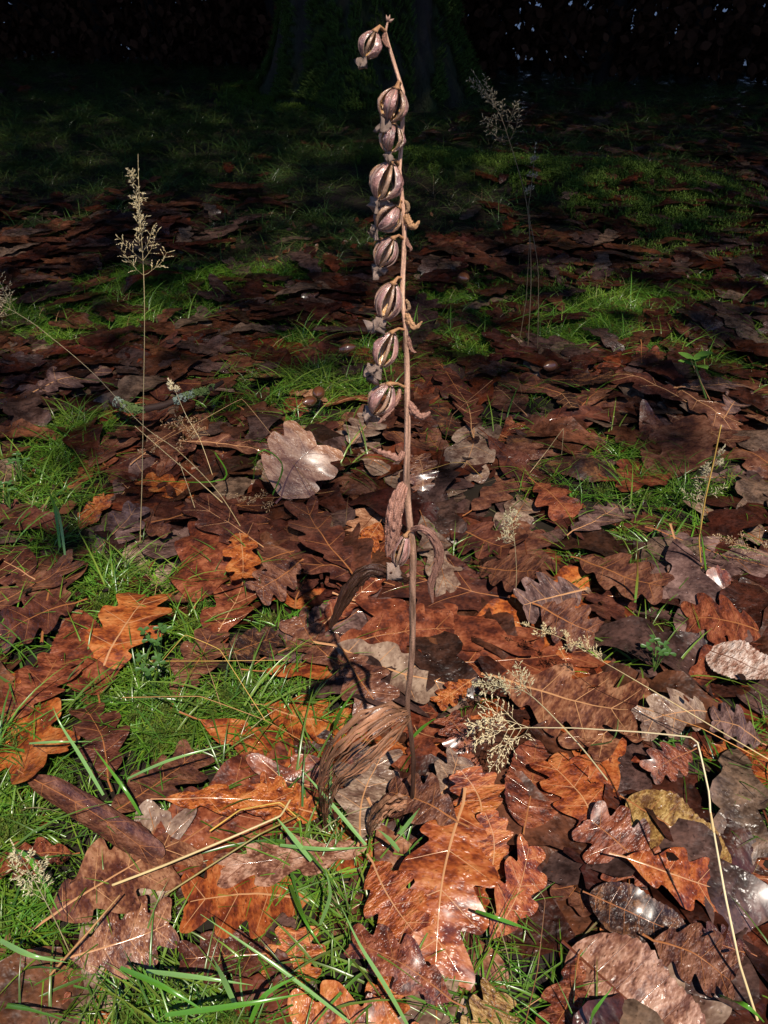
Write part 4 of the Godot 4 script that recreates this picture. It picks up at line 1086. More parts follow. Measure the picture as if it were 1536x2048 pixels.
func seed_grass(e: Array) -> void:
	var r := RandomNumberGenerator.new()
	r.seed = e[9]
	var tones := {"straw": Color8(206, 184, 134), "tan": Color8(168, 128, 84), "white": Color8(226, 206, 160), "dull": Color8(112, 98, 76), "yellow": Color8(206, 168, 84), "pale": Color8(184, 172, 132), "orange": Color8(184, 124, 60), "brown": Color8(130, 90, 56), "olive": Color8(142, 128, 72)}  # dull has shade painted in, for stems standing further back
	var c := lit(tones[e[8]])
	var foot: Vector3 = e[1][0] * CM
	var o := thing(e[0], e[10], e[11], foot)
	var n := 60
	var line := smooth_line(e[1], n, 40.0 if e[5] == 0 or e[9] in [15, 30] else 6.0)
	var rad := []
	for i in line.size():
		line[i] -= foot
		rad.append(lerpf(e[2], e[3], float(i) / n) * 0.00068)
	var s := Shape.new()
	s.tube(line, rad, 6, c, 0.05, e[9])
	for i in s.v.size():
		var tone := 0.9 + 0.25 * blot.get_noise_2d(s.uv[i].y * 30.0, e[9] * 50.0)
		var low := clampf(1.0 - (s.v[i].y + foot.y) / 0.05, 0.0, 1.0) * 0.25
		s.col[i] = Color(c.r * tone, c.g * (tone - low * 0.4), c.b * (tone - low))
	var mat := plain("straw", Color.WHITE, 0.42, 0.5, true)
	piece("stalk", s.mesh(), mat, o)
	# joints: a sheath ring where the straw has a node
	if e[4] > 0.5:
		var k := n / 3
		var jt := Shape.new()
		var d: Vector3 = (line[k + 1] - line[k]).normalized()
		jt.tube([line[k] - d * 0.001, line[k], line[k] + d * 0.002, line[k] + d * 0.008], [rad[k] * 1.0, rad[k] * 1.5, rad[k] * 1.35, rad[k] * 1.05], 6, Color(c.r * 0.8, c.g * 0.7, c.b * 0.55))
		piece("joint", jt.mesh(), mat, o)
	if e[5] == 0:
		return
	var husks := Shape.new()
	var first: float = e[4]
	for b in e[5]:
		var f: float = float(b) / e[5]
		var i0 := clampi(int(lerpf(first, 0.985, f) * n), 1, n - 1)
		var axis: Vector3 = (line[i0 + 1] - line[i0 - 1]).normalized()
		var reach: float = e[6] * CM * (1.0 - 0.72 * f) * r.randf_range(0.75, 1.1)
		for w in (2 if f < 0.75 else 1):
			var br := Shape.new()
			var turn: float = r.randf() * TAU if e[1].size() < 7 else (PI * (w + 0.15 * r.randf_range(-1, 1)) + b * 0.4)
			var out := axis.cross(Vector3(0.1, 0.2, 1)).normalized().rotated(axis, turn)
			var p: Vector3 = line[i0]
			var d := (axis * 0.55 + out * 0.85).normalized()
			var bl := [p]
			var wr := [e[3] * 0.0006]
			var steps := 7
			for k in steps:
				d = (d + axis * 0.10 + Vector3(r.randf_range(-1, 1), r.randf_range(-1, 1), r.randf_range(-1, 1)) * 0.16).normalized()
				p += d * reach / steps
				bl.append(p)
				wr.append(e[3] * 0.0004)
				if k >= 1:
					for tw in 2:
						var side := d.cross(Vector3(r.randf_range(-1, 1), r.randf_range(-1, 1), r.randf_range(-1, 1))).normalized()
						var td := (d * 0.7 + side).normalized()
						var tl := reach * r.randf_range(0.10, 0.26) * (1.15 - 0.5 * k / steps)
						br.tube([p, p + td * tl], [e[3] * 0.00035, e[3] * 0.0003], 3, c)
						for h in 3:
							var hp := p + td * tl * (0.45 + 0.275 * h)
							var hd := (td + Vector3(r.randf_range(-1, 1), r.randf_range(-1, 1), r.randf_range(-1, 1)) * 0.5).normalized()
							var hc := c.lerp(lit(Color8(222, 210, 176)), r.randf_range(0.0, 0.5))
							husks.husk(hp, hd, e[7] * CM * r.randf_range(0.8, 1.15), e[7] * CM * 0.115, hc)
			br.tube(bl, wr, 4, c)
			piece("branch", br.mesh(), mat, o).set_meta("kind", "stuff")
	for k in 7:
		var i1 := n - 1 - k / 2
		var hd: Vector3 = ((line[n] - line[n - 2]).normalized() + Vector3(r.randf_range(-1, 1), r.randf_range(-1, 1), r.randf_range(-1, 1)) * 0.35).normalized()
		husks.husk(line[i1], hd, e[7] * CM * r.randf_range(0.8, 1.2), e[7] * CM * 0.15, c.lerp(lit(Color8(236, 222, 184)), r.randf_range(0.1, 0.6)))
	piece("husks", husks.mesh(), mat, o).set_meta("kind", "stuff")

func blade_shape(pts: Array, width: float, c: Color, tip: float) -> Shape:
	var s := Shape.new()
	var n := pts.size()
	for i in n:
		var t := float(i) / (n - 1)
		var d: Vector3 = (pts[mini(i + 1, n - 1)] - pts[maxi(i - 1, 0)]).normalized()
		var side := d.cross(Vector3(0.15, 0.9, 0.35)).normalized()
		if side.length() < 0.1:
			side = Vector3.RIGHT
		var out := side.cross(d)
		var w := width * 0.5 * minf(1.0, pow((1.0 - t) / tip, 0.8)) * lerpf(0.75, 1.0, minf(1.0, t * 4.0))
		for j in 3:
			var q := j - 1.0
			var tone := 1.0 if j != 1 else 0.86
			s.point(pts[i] + side * q * w - out * (w * 0.35 if j == 1 else 0.0), Vector2(q, t), Color(c.r * tone, c.g * tone, c.b * tone))
	for i in n - 1:
		for j in 2:
			s.quad(i * 3 + j, i * 3 + j + 1, (i + 1) * 3 + j, (i + 1) * 3 + j + 1)
	return s

func tuft(blades: int, length: float, width: float, splay: float, droop: float, segs: int, seed_: int, spread: float) -> ArrayMesh:
	var s := Shape.new()
	var r := RandomNumberGenerator.new()
	r.seed = seed_
	for b in blades:
		var a := r.randf() * TAU
		var out := Vector3(cos(a), 0, sin(a))
		var L := length * r.randf_range(0.45, 1.15)
		var lean := r.randf_range(0.1, 1.0) * splay
		var p := Vector3(r.randf_range(-1, 1), 0, r.randf_range(-1, 1)) * spread
		var d := (Vector3.UP + out * lean).normalized()
		var pts := [p]
		for k in segs:
			d = (d + out * droop / segs * r.randf_range(0.4, 1.4) - Vector3(0, droop * 0.8 / segs, 0)).normalized()
			p += d * L / segs
			pts.append(p)
		var tone := r.randf_range(0.6, 1.15)
		var c := Color(tone, tone, tone) if r.randf() > 0.08 else Color(1.5, 1.1, 0.9)
		var q := blade_shape(pts, width * r.randf_range(0.6, 1.25), c, 0.7)
		var base := s.v.size()
		s.v.append_array(q.v)
		s.uv.append_array(q.uv)
		s.col.append_array(q.col)
		for i in q.ix:
			s.ix.append(i + base)
	return s.mesh()

func moss_shoot() -> ArrayMesh:
	var s := Shape.new()
	var r := RandomNumberGenerator.new()
	r.seed = 8
	for st in 5:
		var root := Vector3(r.randf_range(-1, 1), 0, r.randf_range(-1, 1)) * 0.0045
		var hgt := r.randf_range(0.005, 0.011)
		for k in 12:
			var a := k * 2.4 + st
			var t := k / 12.0
			var p := root + Vector3(0, hgt * t, 0)
			var d := (Vector3(cos(a), 0.55 + t, sin(a))).normalized()
			var side := d.cross(Vector3.UP).normalized() * 0.0006
			var tone := 0.7 + 0.5 * t
			var c := Color(tone, tone, tone)
			var i0 := s.point(p - side, Vector2.ZERO, c)
			var i1 := s.point(p + side, Vector2.ZERO, c)
			var i2 := s.point(p + d * 0.0032, Vector2.ZERO, c)
			s.tri(i0, i1, i2)
	return s.mesh()

# ---------------------------------------------------------------- the place
func _ready() -> void:
	rng.seed = 2024
	field.seed = 3
	field.frequency = 0.02
	field.fractal_octaves = 3
	blot.seed = 17
	blot.frequency = 0.02
	blot.fractal_octaves = 2
	# camera
	var cam := Camera3D.new()
	cam.name = "camera"
	cam.position = Vector3(0, EYE, 0)
	cam.rotation_degrees = Vector3(-35, 0, 0)
	cam.fov = 65.46
	cam.near = 0.02
	cam.far = 400.0
	add_child(cam)
	cam.current = true
	# sky and light
	var env := Environment.new()
	var sky := Sky.new()
	var sm := ProceduralSkyMaterial.new()
	sm.sky_top_color = Color(0.36, 0.52, 0.80)
	sm.sky_horizon_color = Color(0.74, 0.82, 0.92)
	sm.sky_curve = 0.14
	sm.ground_bottom_color = Color(0.10, 0.09, 0.07)
	sm.ground_horizon_color = Color(0.45, 0.48, 0.50)
	sm.sky_energy_multiplier = 1.0
	sky.sky_material = sm
	env.background_mode = Environment.BG_SKY
	env.sky = sky
	env.background_energy_multiplier = 0.85
	env.tonemap_mode = Environment.TONE_MAPPER_LINEAR
	env.tonemap_exposure = 1.24
	env.sdfgi_enabled = true
	env.ssao_enabled = true
	env.ssil_enabled = true
	var we := WorldEnvironment.new()
	we.name = "world_environment"
	we.environment = env
	add_child(we)
	var sun := DirectionalLight3D.new()
	sun.name = "sun"
	sun.light_energy = 1.6
	sun.light_color = Color(1.0, 0.96, 0.90)
	sun.light_angular_distance = 0.5
	sun.shadow_enabled = true
	sun.rotation_degrees = Vector3(-SUN_HEIGHT, SUN_AZIMUTH, 0)
	add_child(sun)

	make_textures()
	make_ground()
	make_oak()
	make_hedge()
	make_variants()
	lay_litter()
	orchid()
	for e in GRASSES:
		seed_grass(e)
	green_blades()
	small_things()
	turf()

func make_ground() -> void:
	var s := Shape.new()
	var xs := lines_of(-120.0, 120.0, 0.03, 12.0)
	var zs := lines_of(-200.0, 60.0, 0.03, 12.0)
	for z in zs:
		for x in xs:
			var y := ground(x, z) if absf(x) < 12.0 and absf(z) < 12.0 else -0.01
			var tone := 0.8 + 0.5 * blot.get_noise_2d(x * 200.0, z * 200.0)
			s.point(Vector3(x, y, z), Vector2(x, z), Color(0.017 * tone, 0.011 * tone, 0.007 * tone))
	var n := xs.size()
	for j in zs.size() - 1:
		for i in n - 1:
			s.quad(j * n + i, j * n + i + 1, (j + 1) * n + i, (j + 1) * n + i + 1)
	var m := plain("soil", Color.WHITE, 0.7, 0.4, true)
	m.heightmap_enabled = true
	m.heightmap_texture = relief
	m.heightmap_scale = 0.5
	tag(piece("ground", s.mesh(), m, self), "damp dark soil beneath the leaf litter and turf", "", "", "structure")
	# a wet lane passes behind the hedge
	var p := Shape.new()
	for j in 31:
		for i in 2:
			p.point(Vector3(-30.0 + j * 2.0, 0.012, -4.25 + (-30.0 + j * 2.0) * 0.25 - i * 6.0), Vector2(j, i))
	for j in 30:
		p.quad(j * 2 + 1, j * 2 + 3, j * 2, j * 2 + 2)
	var asphalt := plain("wet asphalt", Color(0.16, 0.165, 0.17), 0.35, 0.5)
	tag(piece("road", p.mesh(), asphalt, self), "wet pale lane glimpsed through gaps under the hedge", "", "", "structure")

func make_oak() -> void:
	var at := Vector3(-0.058, 0, -3.25)
	var o := thing("oak_tree", "thick mossy oak trunk with flared roots standing behind the orchid", "tree", at)
	var s := Shape.new()
	var sides := 96
	var rows := 90
	for i in rows + 1:
		var y := -0.15 + 5.0 * pow(float(i) / rows, 1.6)
		for k in sides:
			var a := TAU * k / sides
			var r := 0.235 - 0.008 * y
			var flare := exp(-maxf(y, 0.0) / 0.20)
			r += flare * (0.05 + 0.10 * pow(0.5 + 0.5 * sin(a * 4.0 + 0.9), 2.0) + 0.05 * pow(0.5 + 0.5 * sin(a * 7.0 + 2.0), 3.0))
			var warp := blot.get_noise_3d(cos(a) * 60.0, y * 80.0, sin(a) * 60.0)
			var rid := absf(sin(a * 13.0 + warp * 5.0 + 0.6 * sin(y * 6.0)))
			r += 0.026 * pow(rid, 0.6) + 0.012 * field.get_noise_3d(cos(a) * 400.0, y * 160.0, sin(a) * 400.0)
			var moss := clampf(0.55 + 1.6 * blot.get_noise_3d(cos(a) * 90.0, y * 60.0, sin(a) * 90.0 + 40.0) - 0.25 * y + 0.3 * flare, 0.0, 1.0)
			var c := Color(0.026, 0.021, 0.016).lerp(Color(0.014, 0.025, 0.006), moss)
			var tone := 0.75 + 0.5 * rid
			s.point(Vector3(cos(a) * r, y, sin(a) * r), Vector2(k, i), Color(c.r * tone, c.g * tone, c.b * tone))
	for i in rows:
		for k in sides:
			var k2 := (k + 1) % sides
			s.quad(i * sides + k2, i * sides + k, (i + 1) * sides + k2, (i + 1) * sides + k)
	var bark := plain("mossy bark", Color.WHITE, 0.85, 0.3, true)
	bark.heightmap_enabled = true
	bark.heightmap_texture = relief
	bark.heightmap_scale = 1.2
	bark.uv1_triplanar = true
	bark.uv1_scale = Vector3(6, 2.5, 6)
	piece("trunk", s.mesh(), bark, o)
	var centre := Vector3(-0.2, 7.0, 0.0)
	var R := 7.6
	var r2 := RandomNumberGenerator.new()
	r2.seed = 61
	for k in 11:
		var a := k * 2.4
		var d := Vector3(cos(a), r2.randf_range(0.5, 1.4), sin(a)).normalized()
		var p := Vector3(0, 3.4 + 0.14 * k, 0)
		var pts := [p]
		var rad := [0.17 - 0.008 * k]
		for i in 7:
			d = (d + Vector3(r2.randf_range(-1, 1), r2.randf_range(-0.5, 0.6), r2.randf_range(-1, 1)) * 0.22).normalized()
			p += d * 0.75
			pts.append(p)
			rad.append(rad[0] * (1.0 - (i + 1) / 8.0) + 0.01)
		var b := Shape.new()
		b.tube(pts, rad, 8, Color(0.055, 0.045, 0.035), 0.1, k)
		piece("limb", b.mesh(), bark, o)
	# unseen brown foliage, added overhead to shade the background: sprays of six
	var spray := Shape.new()
	for k in 7:
		var a := k * 2.4
		var d := Vector3(cos(a), 0.4 * sin(k * 1.7), sin(a)).normalized()
		var side := d.cross(Vector3.UP).normalized().rotated(d, k * 0.9)
		var i0 := spray.point(d * 0.03)
		var i1 := spray.point(d * 0.09 + side * 0.045)
		var i2 := spray.point(d * 0.09 - side * 0.045)
		var i3 := spray.point(d * 0.19)
		spray.quad(i0, i1, i2, i3)
	var where := []
	var tints := []
	# edge leaves are added to deepen the shade gradually with distance; x and d say where on the ground a leaf's shadow falls
	var to_sun := Vector3(sin(deg_to_rad(SUN_AZIMUTH)), tan(deg_to_rad(SUN_HEIGHT)), cos(deg_to_rad(SUN_AZIMUTH)))
	var tries := 0
	while where.size() < 60000 and tries < 900000:
		tries += 1
		var q := Vector3(r2.randf_range(-1, 1), r2.randf_range(-0.8, 1), r2.randf_range(-1, 1))
		if q.length() > 1.0:
			continue
		var p := at + centre + q * R
		var d := -(p.z - to_sun.z / to_sun.y * p.y)
		if r2.randf() > clampf((d - 3.0) / 1.6, 0.0, 1.0):
			continue
		where.append(Transform3D(Basis.from_euler(Vector3(r2.randf(), r2.randf(), r2.randf()) * TAU).scaled(Vector3.ONE * r2.randf_range(0.7, 1.2)), centre + q * R))
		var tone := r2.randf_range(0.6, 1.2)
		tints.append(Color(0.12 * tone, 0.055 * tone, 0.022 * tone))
	var single := Shape.new()
	for j in 4:
		var w: float = [0.002, 0.024, 0.024, 0.003][j]
		single.point(Vector3(-w, 0.004, j * 0.028 - 0.042))
		single.point(Vector3(w, 0.004, j * 0.028 - 0.042))
	for j in 3:
		single.quad(j * 2, j * 2 + 1, j * 2 + 2, j * 2 + 3)
	var shade_where := []
	var shade_tints := []
	tries = 0
	while shade_where.size() < SHADE_LEAVES and tries < 900000:
		tries += 1
		var d := r2.randf_range(SHADE_FROM, 5.0)
		var depth := pow((d - SHADE_FROM) / (5.0 - SHADE_FROM), 0.80)
		if r2.randf() > depth:
			continue
		var y := r2.randf_range(3.2, 9.5)
		var p := Vector3(r2.randf_range(-3.2, 3.2), 0, -d) + to_sun * (y / to_sun.y)
		if (p - at - centre).length() > R + 0.6:
			continue
		shade_where.append(Transform3D(Basis.from_euler(Vector3(r2.randf(), r2.randf(), r2.randf()) * TAU).scaled(Vector3.ONE * r2.randf_range(0.7, 1.1)), p - at))
		var tone := r2.randf_range(0.6, 1.2)
		shade_tints.append(Color(0.12 * tone, 0.055 * tone, 0.022 * tone))
	var cm := plain("added crown leaves", Color.WHITE, 0.6, 0.4, true)
	many("added_crown_foliage", spray.mesh(), cm, where, tints, o)
	many("added_shade_foliage", single.mesh(), cm, shade_where, shade_tints, o)
	# moss shoots on the root flare
	where = []
	tints = []
	while where.size() < 2600:
		var a := r2.randf() * TAU
		var y := pow(r2.randf(), 1.8) * 0.5
		var flare := exp(-y / 0.20)
		var r := 0.255 + flare * (0.05 + 0.10 * pow(0.5 + 0.5 * sin(a * 4.0 + 0.9), 2.0) + 0.05 * pow(0.5 + 0.5 * sin(a * 7.0 + 2.0), 3.0))
		if blot.get_noise_3d(cos(a) * 90.0, y * 60.0, sin(a) * 90.0 + 40.0) < -0.12:
			continue
		var out := Vector3(cos(a), 0.7, sin(a)).normalized()
		where.append(Transform3D(Basis(Quaternion(Vector3.UP, out)).scaled(Vector3.ONE * r2.randf_range(1.6, 3.0)), Vector3(cos(a) * r, y, sin(a) * r)))
		var tone := r2.randf_range(0.6, 1.2)
		tints.append(Color(0.050 * tone, 0.085 * tone, 0.012 * tone))
	many("root_moss", moss_shoot(), plain("moss", Color.WHITE, 0.7, 0.3, true), where, tints, o)

func make_hedge() -> void:
	var o := thing("beech_hedge", "dark beech hedge with brown clinging leaves running behind the oak", "hedge", Vector3(0, 0, -3.95))
	var r := RandomNumberGenerator.new()
	r.seed = 33
	var bark := plain("hedge bark", Color(0.11, 0.09, 0.08), 0.8, 0.3)
	for k in 54:
		var x := -5.4 + k * 0.2 + r.randf_range(-0.07, 0.07)
		var p := Vector3(x, -0.05, x * 0.25 + r.randf_range(-0.13, 0.13))
		var pts := [p]
		var rad := [r.randf_range(0.018, 0.04)]
		for i in 6:
			p += Vector3(r.randf_range(-0.05, 0.05), 0.3, r.randf_range(-0.05, 0.05))
			pts.append(p)
			rad.append(rad[0] * (1.0 - i / 7.0))
		var s := Shape.new()
		s.tube(pts, rad, 7, Color.WHITE, 0.15, k)
		for t in 7:
			var y := r.randf_range(0.05, 1.3)
			var a := r.randf() * TAU
			var q: Vector3 = pts[0] + Vector3(0, y, 0)
			s.tube([q, q + Vector3(cos(a) * 0.14, 0.05, sin(a) * 0.14), q + Vector3(cos(a) * 0.3, 0.16, sin(a) * 0.26)], [0.007, 0.005, 0.002], 4)
		piece("stem", s.mesh(), bark, o)
	var leaf := Shape.new()
	for j in 5:
		var w: float = [0.002, 0.018, 0.024, 0.016, 0.001][j]
		leaf.point(Vector3(-w, 0.006, j * 0.017))
		leaf.point(Vector3(0, 0.0, j * 0.017))
		leaf.point(Vector3(w, 0.006, j * 0.017))
	for j in 4:
		leaf.quad(j * 3, j * 3 + 1, j * 3 + 3, j * 3 + 4)
		leaf.quad(j * 3 + 1, j * 3 + 2, j * 3 + 4, j * 3 + 5)
	var where := []
	var tints := []
	for k in 4600:   # leaves cling in clusters along the twigs
		var cx := r.randf_range(-5.5, 5.5)
		var cy := 0.03 + 1.7 * pow(r.randf(), 1.7)
		var cz := r.randfn(0.0, 0.13)
		for i in 38:
			var x := cx + r.randfn(0.0, 0.07)
			var y := cy + r.randfn(0.0, 0.055)
			if y < 0.01 or Vector2((x - 0.62) / 0.13, (y - 0.045) / 0.03).length() < 1.0:
				continue
			where.append(Transform3D(Basis.from_euler(Vector3(r.randf(), r.randf(), r.randf()) * TAU).scaled(Vector3.ONE * r.randf_range(0.35, 0.8)), Vector3(x, y, x * 0.25 + cz + r.randfn(0.0, 0.05))))
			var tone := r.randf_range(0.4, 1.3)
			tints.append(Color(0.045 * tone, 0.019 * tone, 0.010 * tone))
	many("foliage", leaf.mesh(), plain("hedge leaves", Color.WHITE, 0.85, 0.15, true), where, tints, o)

const ORDINAL := ["nearest", "second nearest", "third nearest", "fourth nearest", "fifth nearest", "sixth nearest", "seventh nearest", "eighth nearest", "ninth nearest", "tenth nearest", "eleventh nearest", "twelfth nearest"]

func lay_litter() -> void:
	heap.resize(HX * HZ)
	for j in HZ:
		for i in HX:
			heap[j * HX + i] = ground((i + 0.5) * CELL - HX * CELL * 0.5, -(j + 0.5) * CELL) + 0.010 * share(MOSSES, (i + 0.5) * CELL - HX * CELL * 0.5, -(j + 0.5) * CELL)
	bare = heap.duplicate()
	# plain leaves first; the ones that stand out are laid on top of them
	var colours := ["chestnut", "wine", "red", "brown", "orange", "mottle", "red", "grey", "red", "chestnut", "brown", "mottle", "purple", "chestnut", "wine", "red"]
	var deep := ["brown", "wine", "purple", "wine", "black", "brown", "red", "wine", "brown", "grey"]  # darker colours for leaves further back, imitating light falling off
	var lay := []
	var tries := 0
	while lay.size() < 215 and tries < 20000:
		tries += 1
		var z := -lerpf(0.13, 0.98, pow(rng.randf(), 0.8))
		var half := 0.10 + 0.42 * -z
		var x := rng.randf_range(-half, half)
		if rng.randf() < share(PATCHES, x, z) * 0.93:
			continue
		var close := 0
		for q in lay:
			if Vector2(q[0] - x, q[1] - z).length() < 0.027:
				close += 1
		if close > 0:
			continue
		lay.append([x, z])
	var marks := [["the orchid stem", STEM[STEM.size() - 2] * CM], ["the tall pale seeding grass", GRASSES[0][1][0] * CM], ["the three thin grass stems", GRASSES[8][1][0] * CM], ["the yellow snapped stalk", GRASSES[11][1][0] * CM], ["the lichened twig", TWIG[3] * CM], ["the big pinkish leaf", (LEAVES[62][2] + LEAVES[62][3]) * CM * 0.5], ["the glossy orange leaf", (LEAVES[33][2] + LEAVES[33][3]) * CM * 0.5], ["the shiny chestnut leaf", (LEAVES[40][2] + LEAVES[40][3]) * CM * 0.5], ["the silvery serrated leaf", (LEAVES[20][2] + LEAVES[20][3]) * CM * 0.5], ["the propped pale leaf", (LEAVES[10][2] + LEAVES[10][3]) * CM * 0.5], ["the bleached seedhead", GRASSES[17][1][9] * CM], ["the green seedling", SEEDLING[0] * CM]]
	var rows := []
	for q in lay:
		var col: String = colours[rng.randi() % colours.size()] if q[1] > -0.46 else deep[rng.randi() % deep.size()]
		var kind := "oak"
		var u := rng.randf()
		if u > 0.86:
			kind = "long"
		elif u > 0.78:
			kind = "round"
		elif u > 0.73:
			kind = "ovate"
		var here := Vector3(q[0], 0, q[1])
		var best := 0
		for m in marks.size():
			var mp: Vector3 = marks[m][1]
			var bp: Vector3 = marks[best][1]
			if Vector2(mp.x - here.x, mp.z - here.z).length() < Vector2(bp.x - here.x, bp.z - here.z).length():
				best = m
		var bp2: Vector3 = marks[best][1]
		var d := Vector2(here.x - bp2.x, here.z - bp2.z)
		var side := ("to the left of" if d.x < 0 else "to the right of") if absf(d.x) > absf(d.y) else ("behind" if d.y < 0 else "in front of")
		rows.append({"p": here, "c": col, "k": kind, "key": "%s %s leaf %s %s" % [WORDS[col], {"oak": "oak", "long": "narrow oak", "round": "round-lobed oak", "ovate": "oval serrated"}[kind], side, marks[best][0]], "d": d.length()})
	rows.sort_custom(func(a, b): return a.d < b.d)
	var rank := {}
	for w in rows:
		rank[w.key] = rank.get(w.key, -1) + 1
		w.label = ORDINAL[mini(rank[w.key], 11)] + " " + w.key
	rows.sort_custom(func(a, b): return sin(a.p.x * 911.0 + a.p.z * 577.0) < sin(b.p.x * 911.0 + b.p.z * 577.0))
	var veins := ["vein_pale", "vein_mid", "vein_dark", "vein_mid"]
	for w in rows:
		var k: int = rng.randi()
		var d: Dictionary = variants[w.k][k % variants[w.k].size()]
		var size := rng.randf_range(0.78, 1.28)
		var b := Basis(Vector3.UP, rng.randf() * TAU).scaled(Vector3(size * rng.randf_range(0.85, 1.2), size, size))
		b = Basis(Vector3(1, 0, 0.4).normalized(), rng.randf_range(-0.08, 0.08)) * b
		if rng.randf() < 0.3:
			b = b * Basis(Vector3(0, 0, 1), PI)
		var t := Transform3D(b, w.p - b * Vector3(0, 0, 0.05))
		t = settle(d.foot, t, true)
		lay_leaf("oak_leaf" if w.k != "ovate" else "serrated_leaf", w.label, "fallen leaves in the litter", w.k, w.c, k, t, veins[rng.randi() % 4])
	var n := 0
	for e in LEAVES:
		n += 1
		var B: Vector3 = e[2] * CM
		var T: Vector3 = e[3] * CM
		var z := (T - B).normalized()
		var face := Vector3.UP.lerp(Vector3(0, 0.4, 1), clampf((z.y - 0.25) * 2.5, 0.0, 1.0))
		var x := face.cross(z).normalized().rotated(z, deg_to_rad(e[5]))
		var y := z.cross(x)
		var L: float = (T - B).length()
		var pick := n * 5 + 1
		var d: Dictionary = variants[e[0]][pick % variants[e[0]].size()]
		L /= d.long
		var W: float = e[4] * CM / d.width
		var t := Transform3D(Basis(x * W, y * minf(L, W) * 0.9, z * L), B)
		var steep := absf(z.y) > 0.12
		t = settle(d.foot, t, not steep, 0.78, 0.95 if z.y > 0.4 else 0.75)
		var vein := "vein_pale" if e[1] in ["orange", "chestnut", "mottle", "purple", "grey"] else ("vein_dark" if e[1] in ["pink", "silver", "tan"] else "vein_mid")
		lay_leaf({"ovate": "serrated_leaf", "roll": "rolled_leaf"}.get(e[0], "oak_leaf"), e[6], "fallen leaves in the litter", e[0], e[1], pick, t, vein)
	# the litter further back and deep under the near leaves, one mass
	var low := []
	for k in 10:
		var d := build_leaf(["oak", "oak", "round", "oak", "long"][k % 5], 0.1, [0.030, 0.032, 0.040, 0.028, 0.022][k % 5], curl(100 + k), 18, 2, Vector2(k * 0.31, k * 0.17))
		low.append([d.blade.v, d.blade.normals(), d.blade.uv, d.blade.ix])
	var V := PackedVector3Array()
	var N := PackedVector3Array()
	var U := PackedVector2Array()
	var C := PackedColorArray()
	var I := PackedInt32Array()
	var keys := ["brown", "wine", "red", "purple", "grey", "wine", "brown", "purple", "mottle", "wine", "wine", "purple", "brown", "black"]
	var put := 0
	tries = 0
	while put < 8800 and tries < 60000:
		tries += 1
		var near := put < 3600
		var z := -lerpf(-0.25, 0.95, rng.randf()) if near else -lerpf(0.86, 5.6, pow(rng.randf(), 1.7))
		var half := 0.55 + 0.40 * maxf(-z, 0.0) if near else 0.75 + 0.50 * -z
		var edge: bool
		var x := rng.randf_range(-half, half)
		edge = near and (absf(x) > 0.15 + 0.46 * maxf(-z, 0.0) or z > -0.10)
		if not near and rng.randf() < share(PATCHES, x, z) * 0.85 + clampf((-z - 1.1) * 0.34, 0.0, 0.76):
			continue
		if near and rng.randf() < share(PATCHES, x, z) * 0.95:
			continue
		var hedge_gap := Vector2(x + 0.058, z + 3.25).length() < 0.45
		if hedge_gap:
			continue
		put += 1
		var size := rng.randf_range(0.95, 1.35) if near else rng.randf_range(0.65, 1.15)
		var b := Basis.from_euler(Vector3(rng.randfn(0, 0.05 if near else 0.11), rng.randf() * TAU, rng.randfn(0, 0.05 if near else 0.11))).scaled(Vector3(size, size * (1.0 if near else 0.6), size))
		var t := Transform3D(b, Vector3(x, ground(x, z) + (rng.randf_range(0.0, 0.016) if edge else rng.randf_range(-0.006, 0.001) if near else rng.randf_range(0.002, 0.016)), z) - b * Vector3(0, 0, 0.05))
		var L: Array = low[rng.randi() % 10]
		var base := V.size()
		V.append_array(t * (L[0] as PackedVector3Array))
		N.append_array(Transform3D(b.orthonormalized(), Vector3.ZERO) * (L[1] as PackedVector3Array))
		U.append_array(L[2])
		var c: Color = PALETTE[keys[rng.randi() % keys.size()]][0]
		c = lit(c) * (rng.randf_range(0.8, 1.2) if near else rng.randf_range(0.55, 1.0))  # far leaves tinted darker, dimmer light put into their colour
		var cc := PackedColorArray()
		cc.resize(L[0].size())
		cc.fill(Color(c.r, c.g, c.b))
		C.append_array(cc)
		for i in L[3]:
			I.append(i + base)
	var a := []
	a.resize(Mesh.ARRAY_MAX)
	a[Mesh.ARRAY_VERTEX] = V
	a[Mesh.ARRAY_NORMAL] = N
	a[Mesh.ARRAY_TEX_UV] = U
	a[Mesh.ARRAY_COLOR] = C
	a[Mesh.ARRAY_INDEX] = I
	var m := ArrayMesh.new()
	m.add_surface_from_arrays(Mesh.PRIMITIVE_TRIANGLES, a)
	tag(piece("leaf_litter", m, mats["neutral"], self), "wet brown oak leaf litter spreading back to the hedge", "leaf litter", "", "stuff")

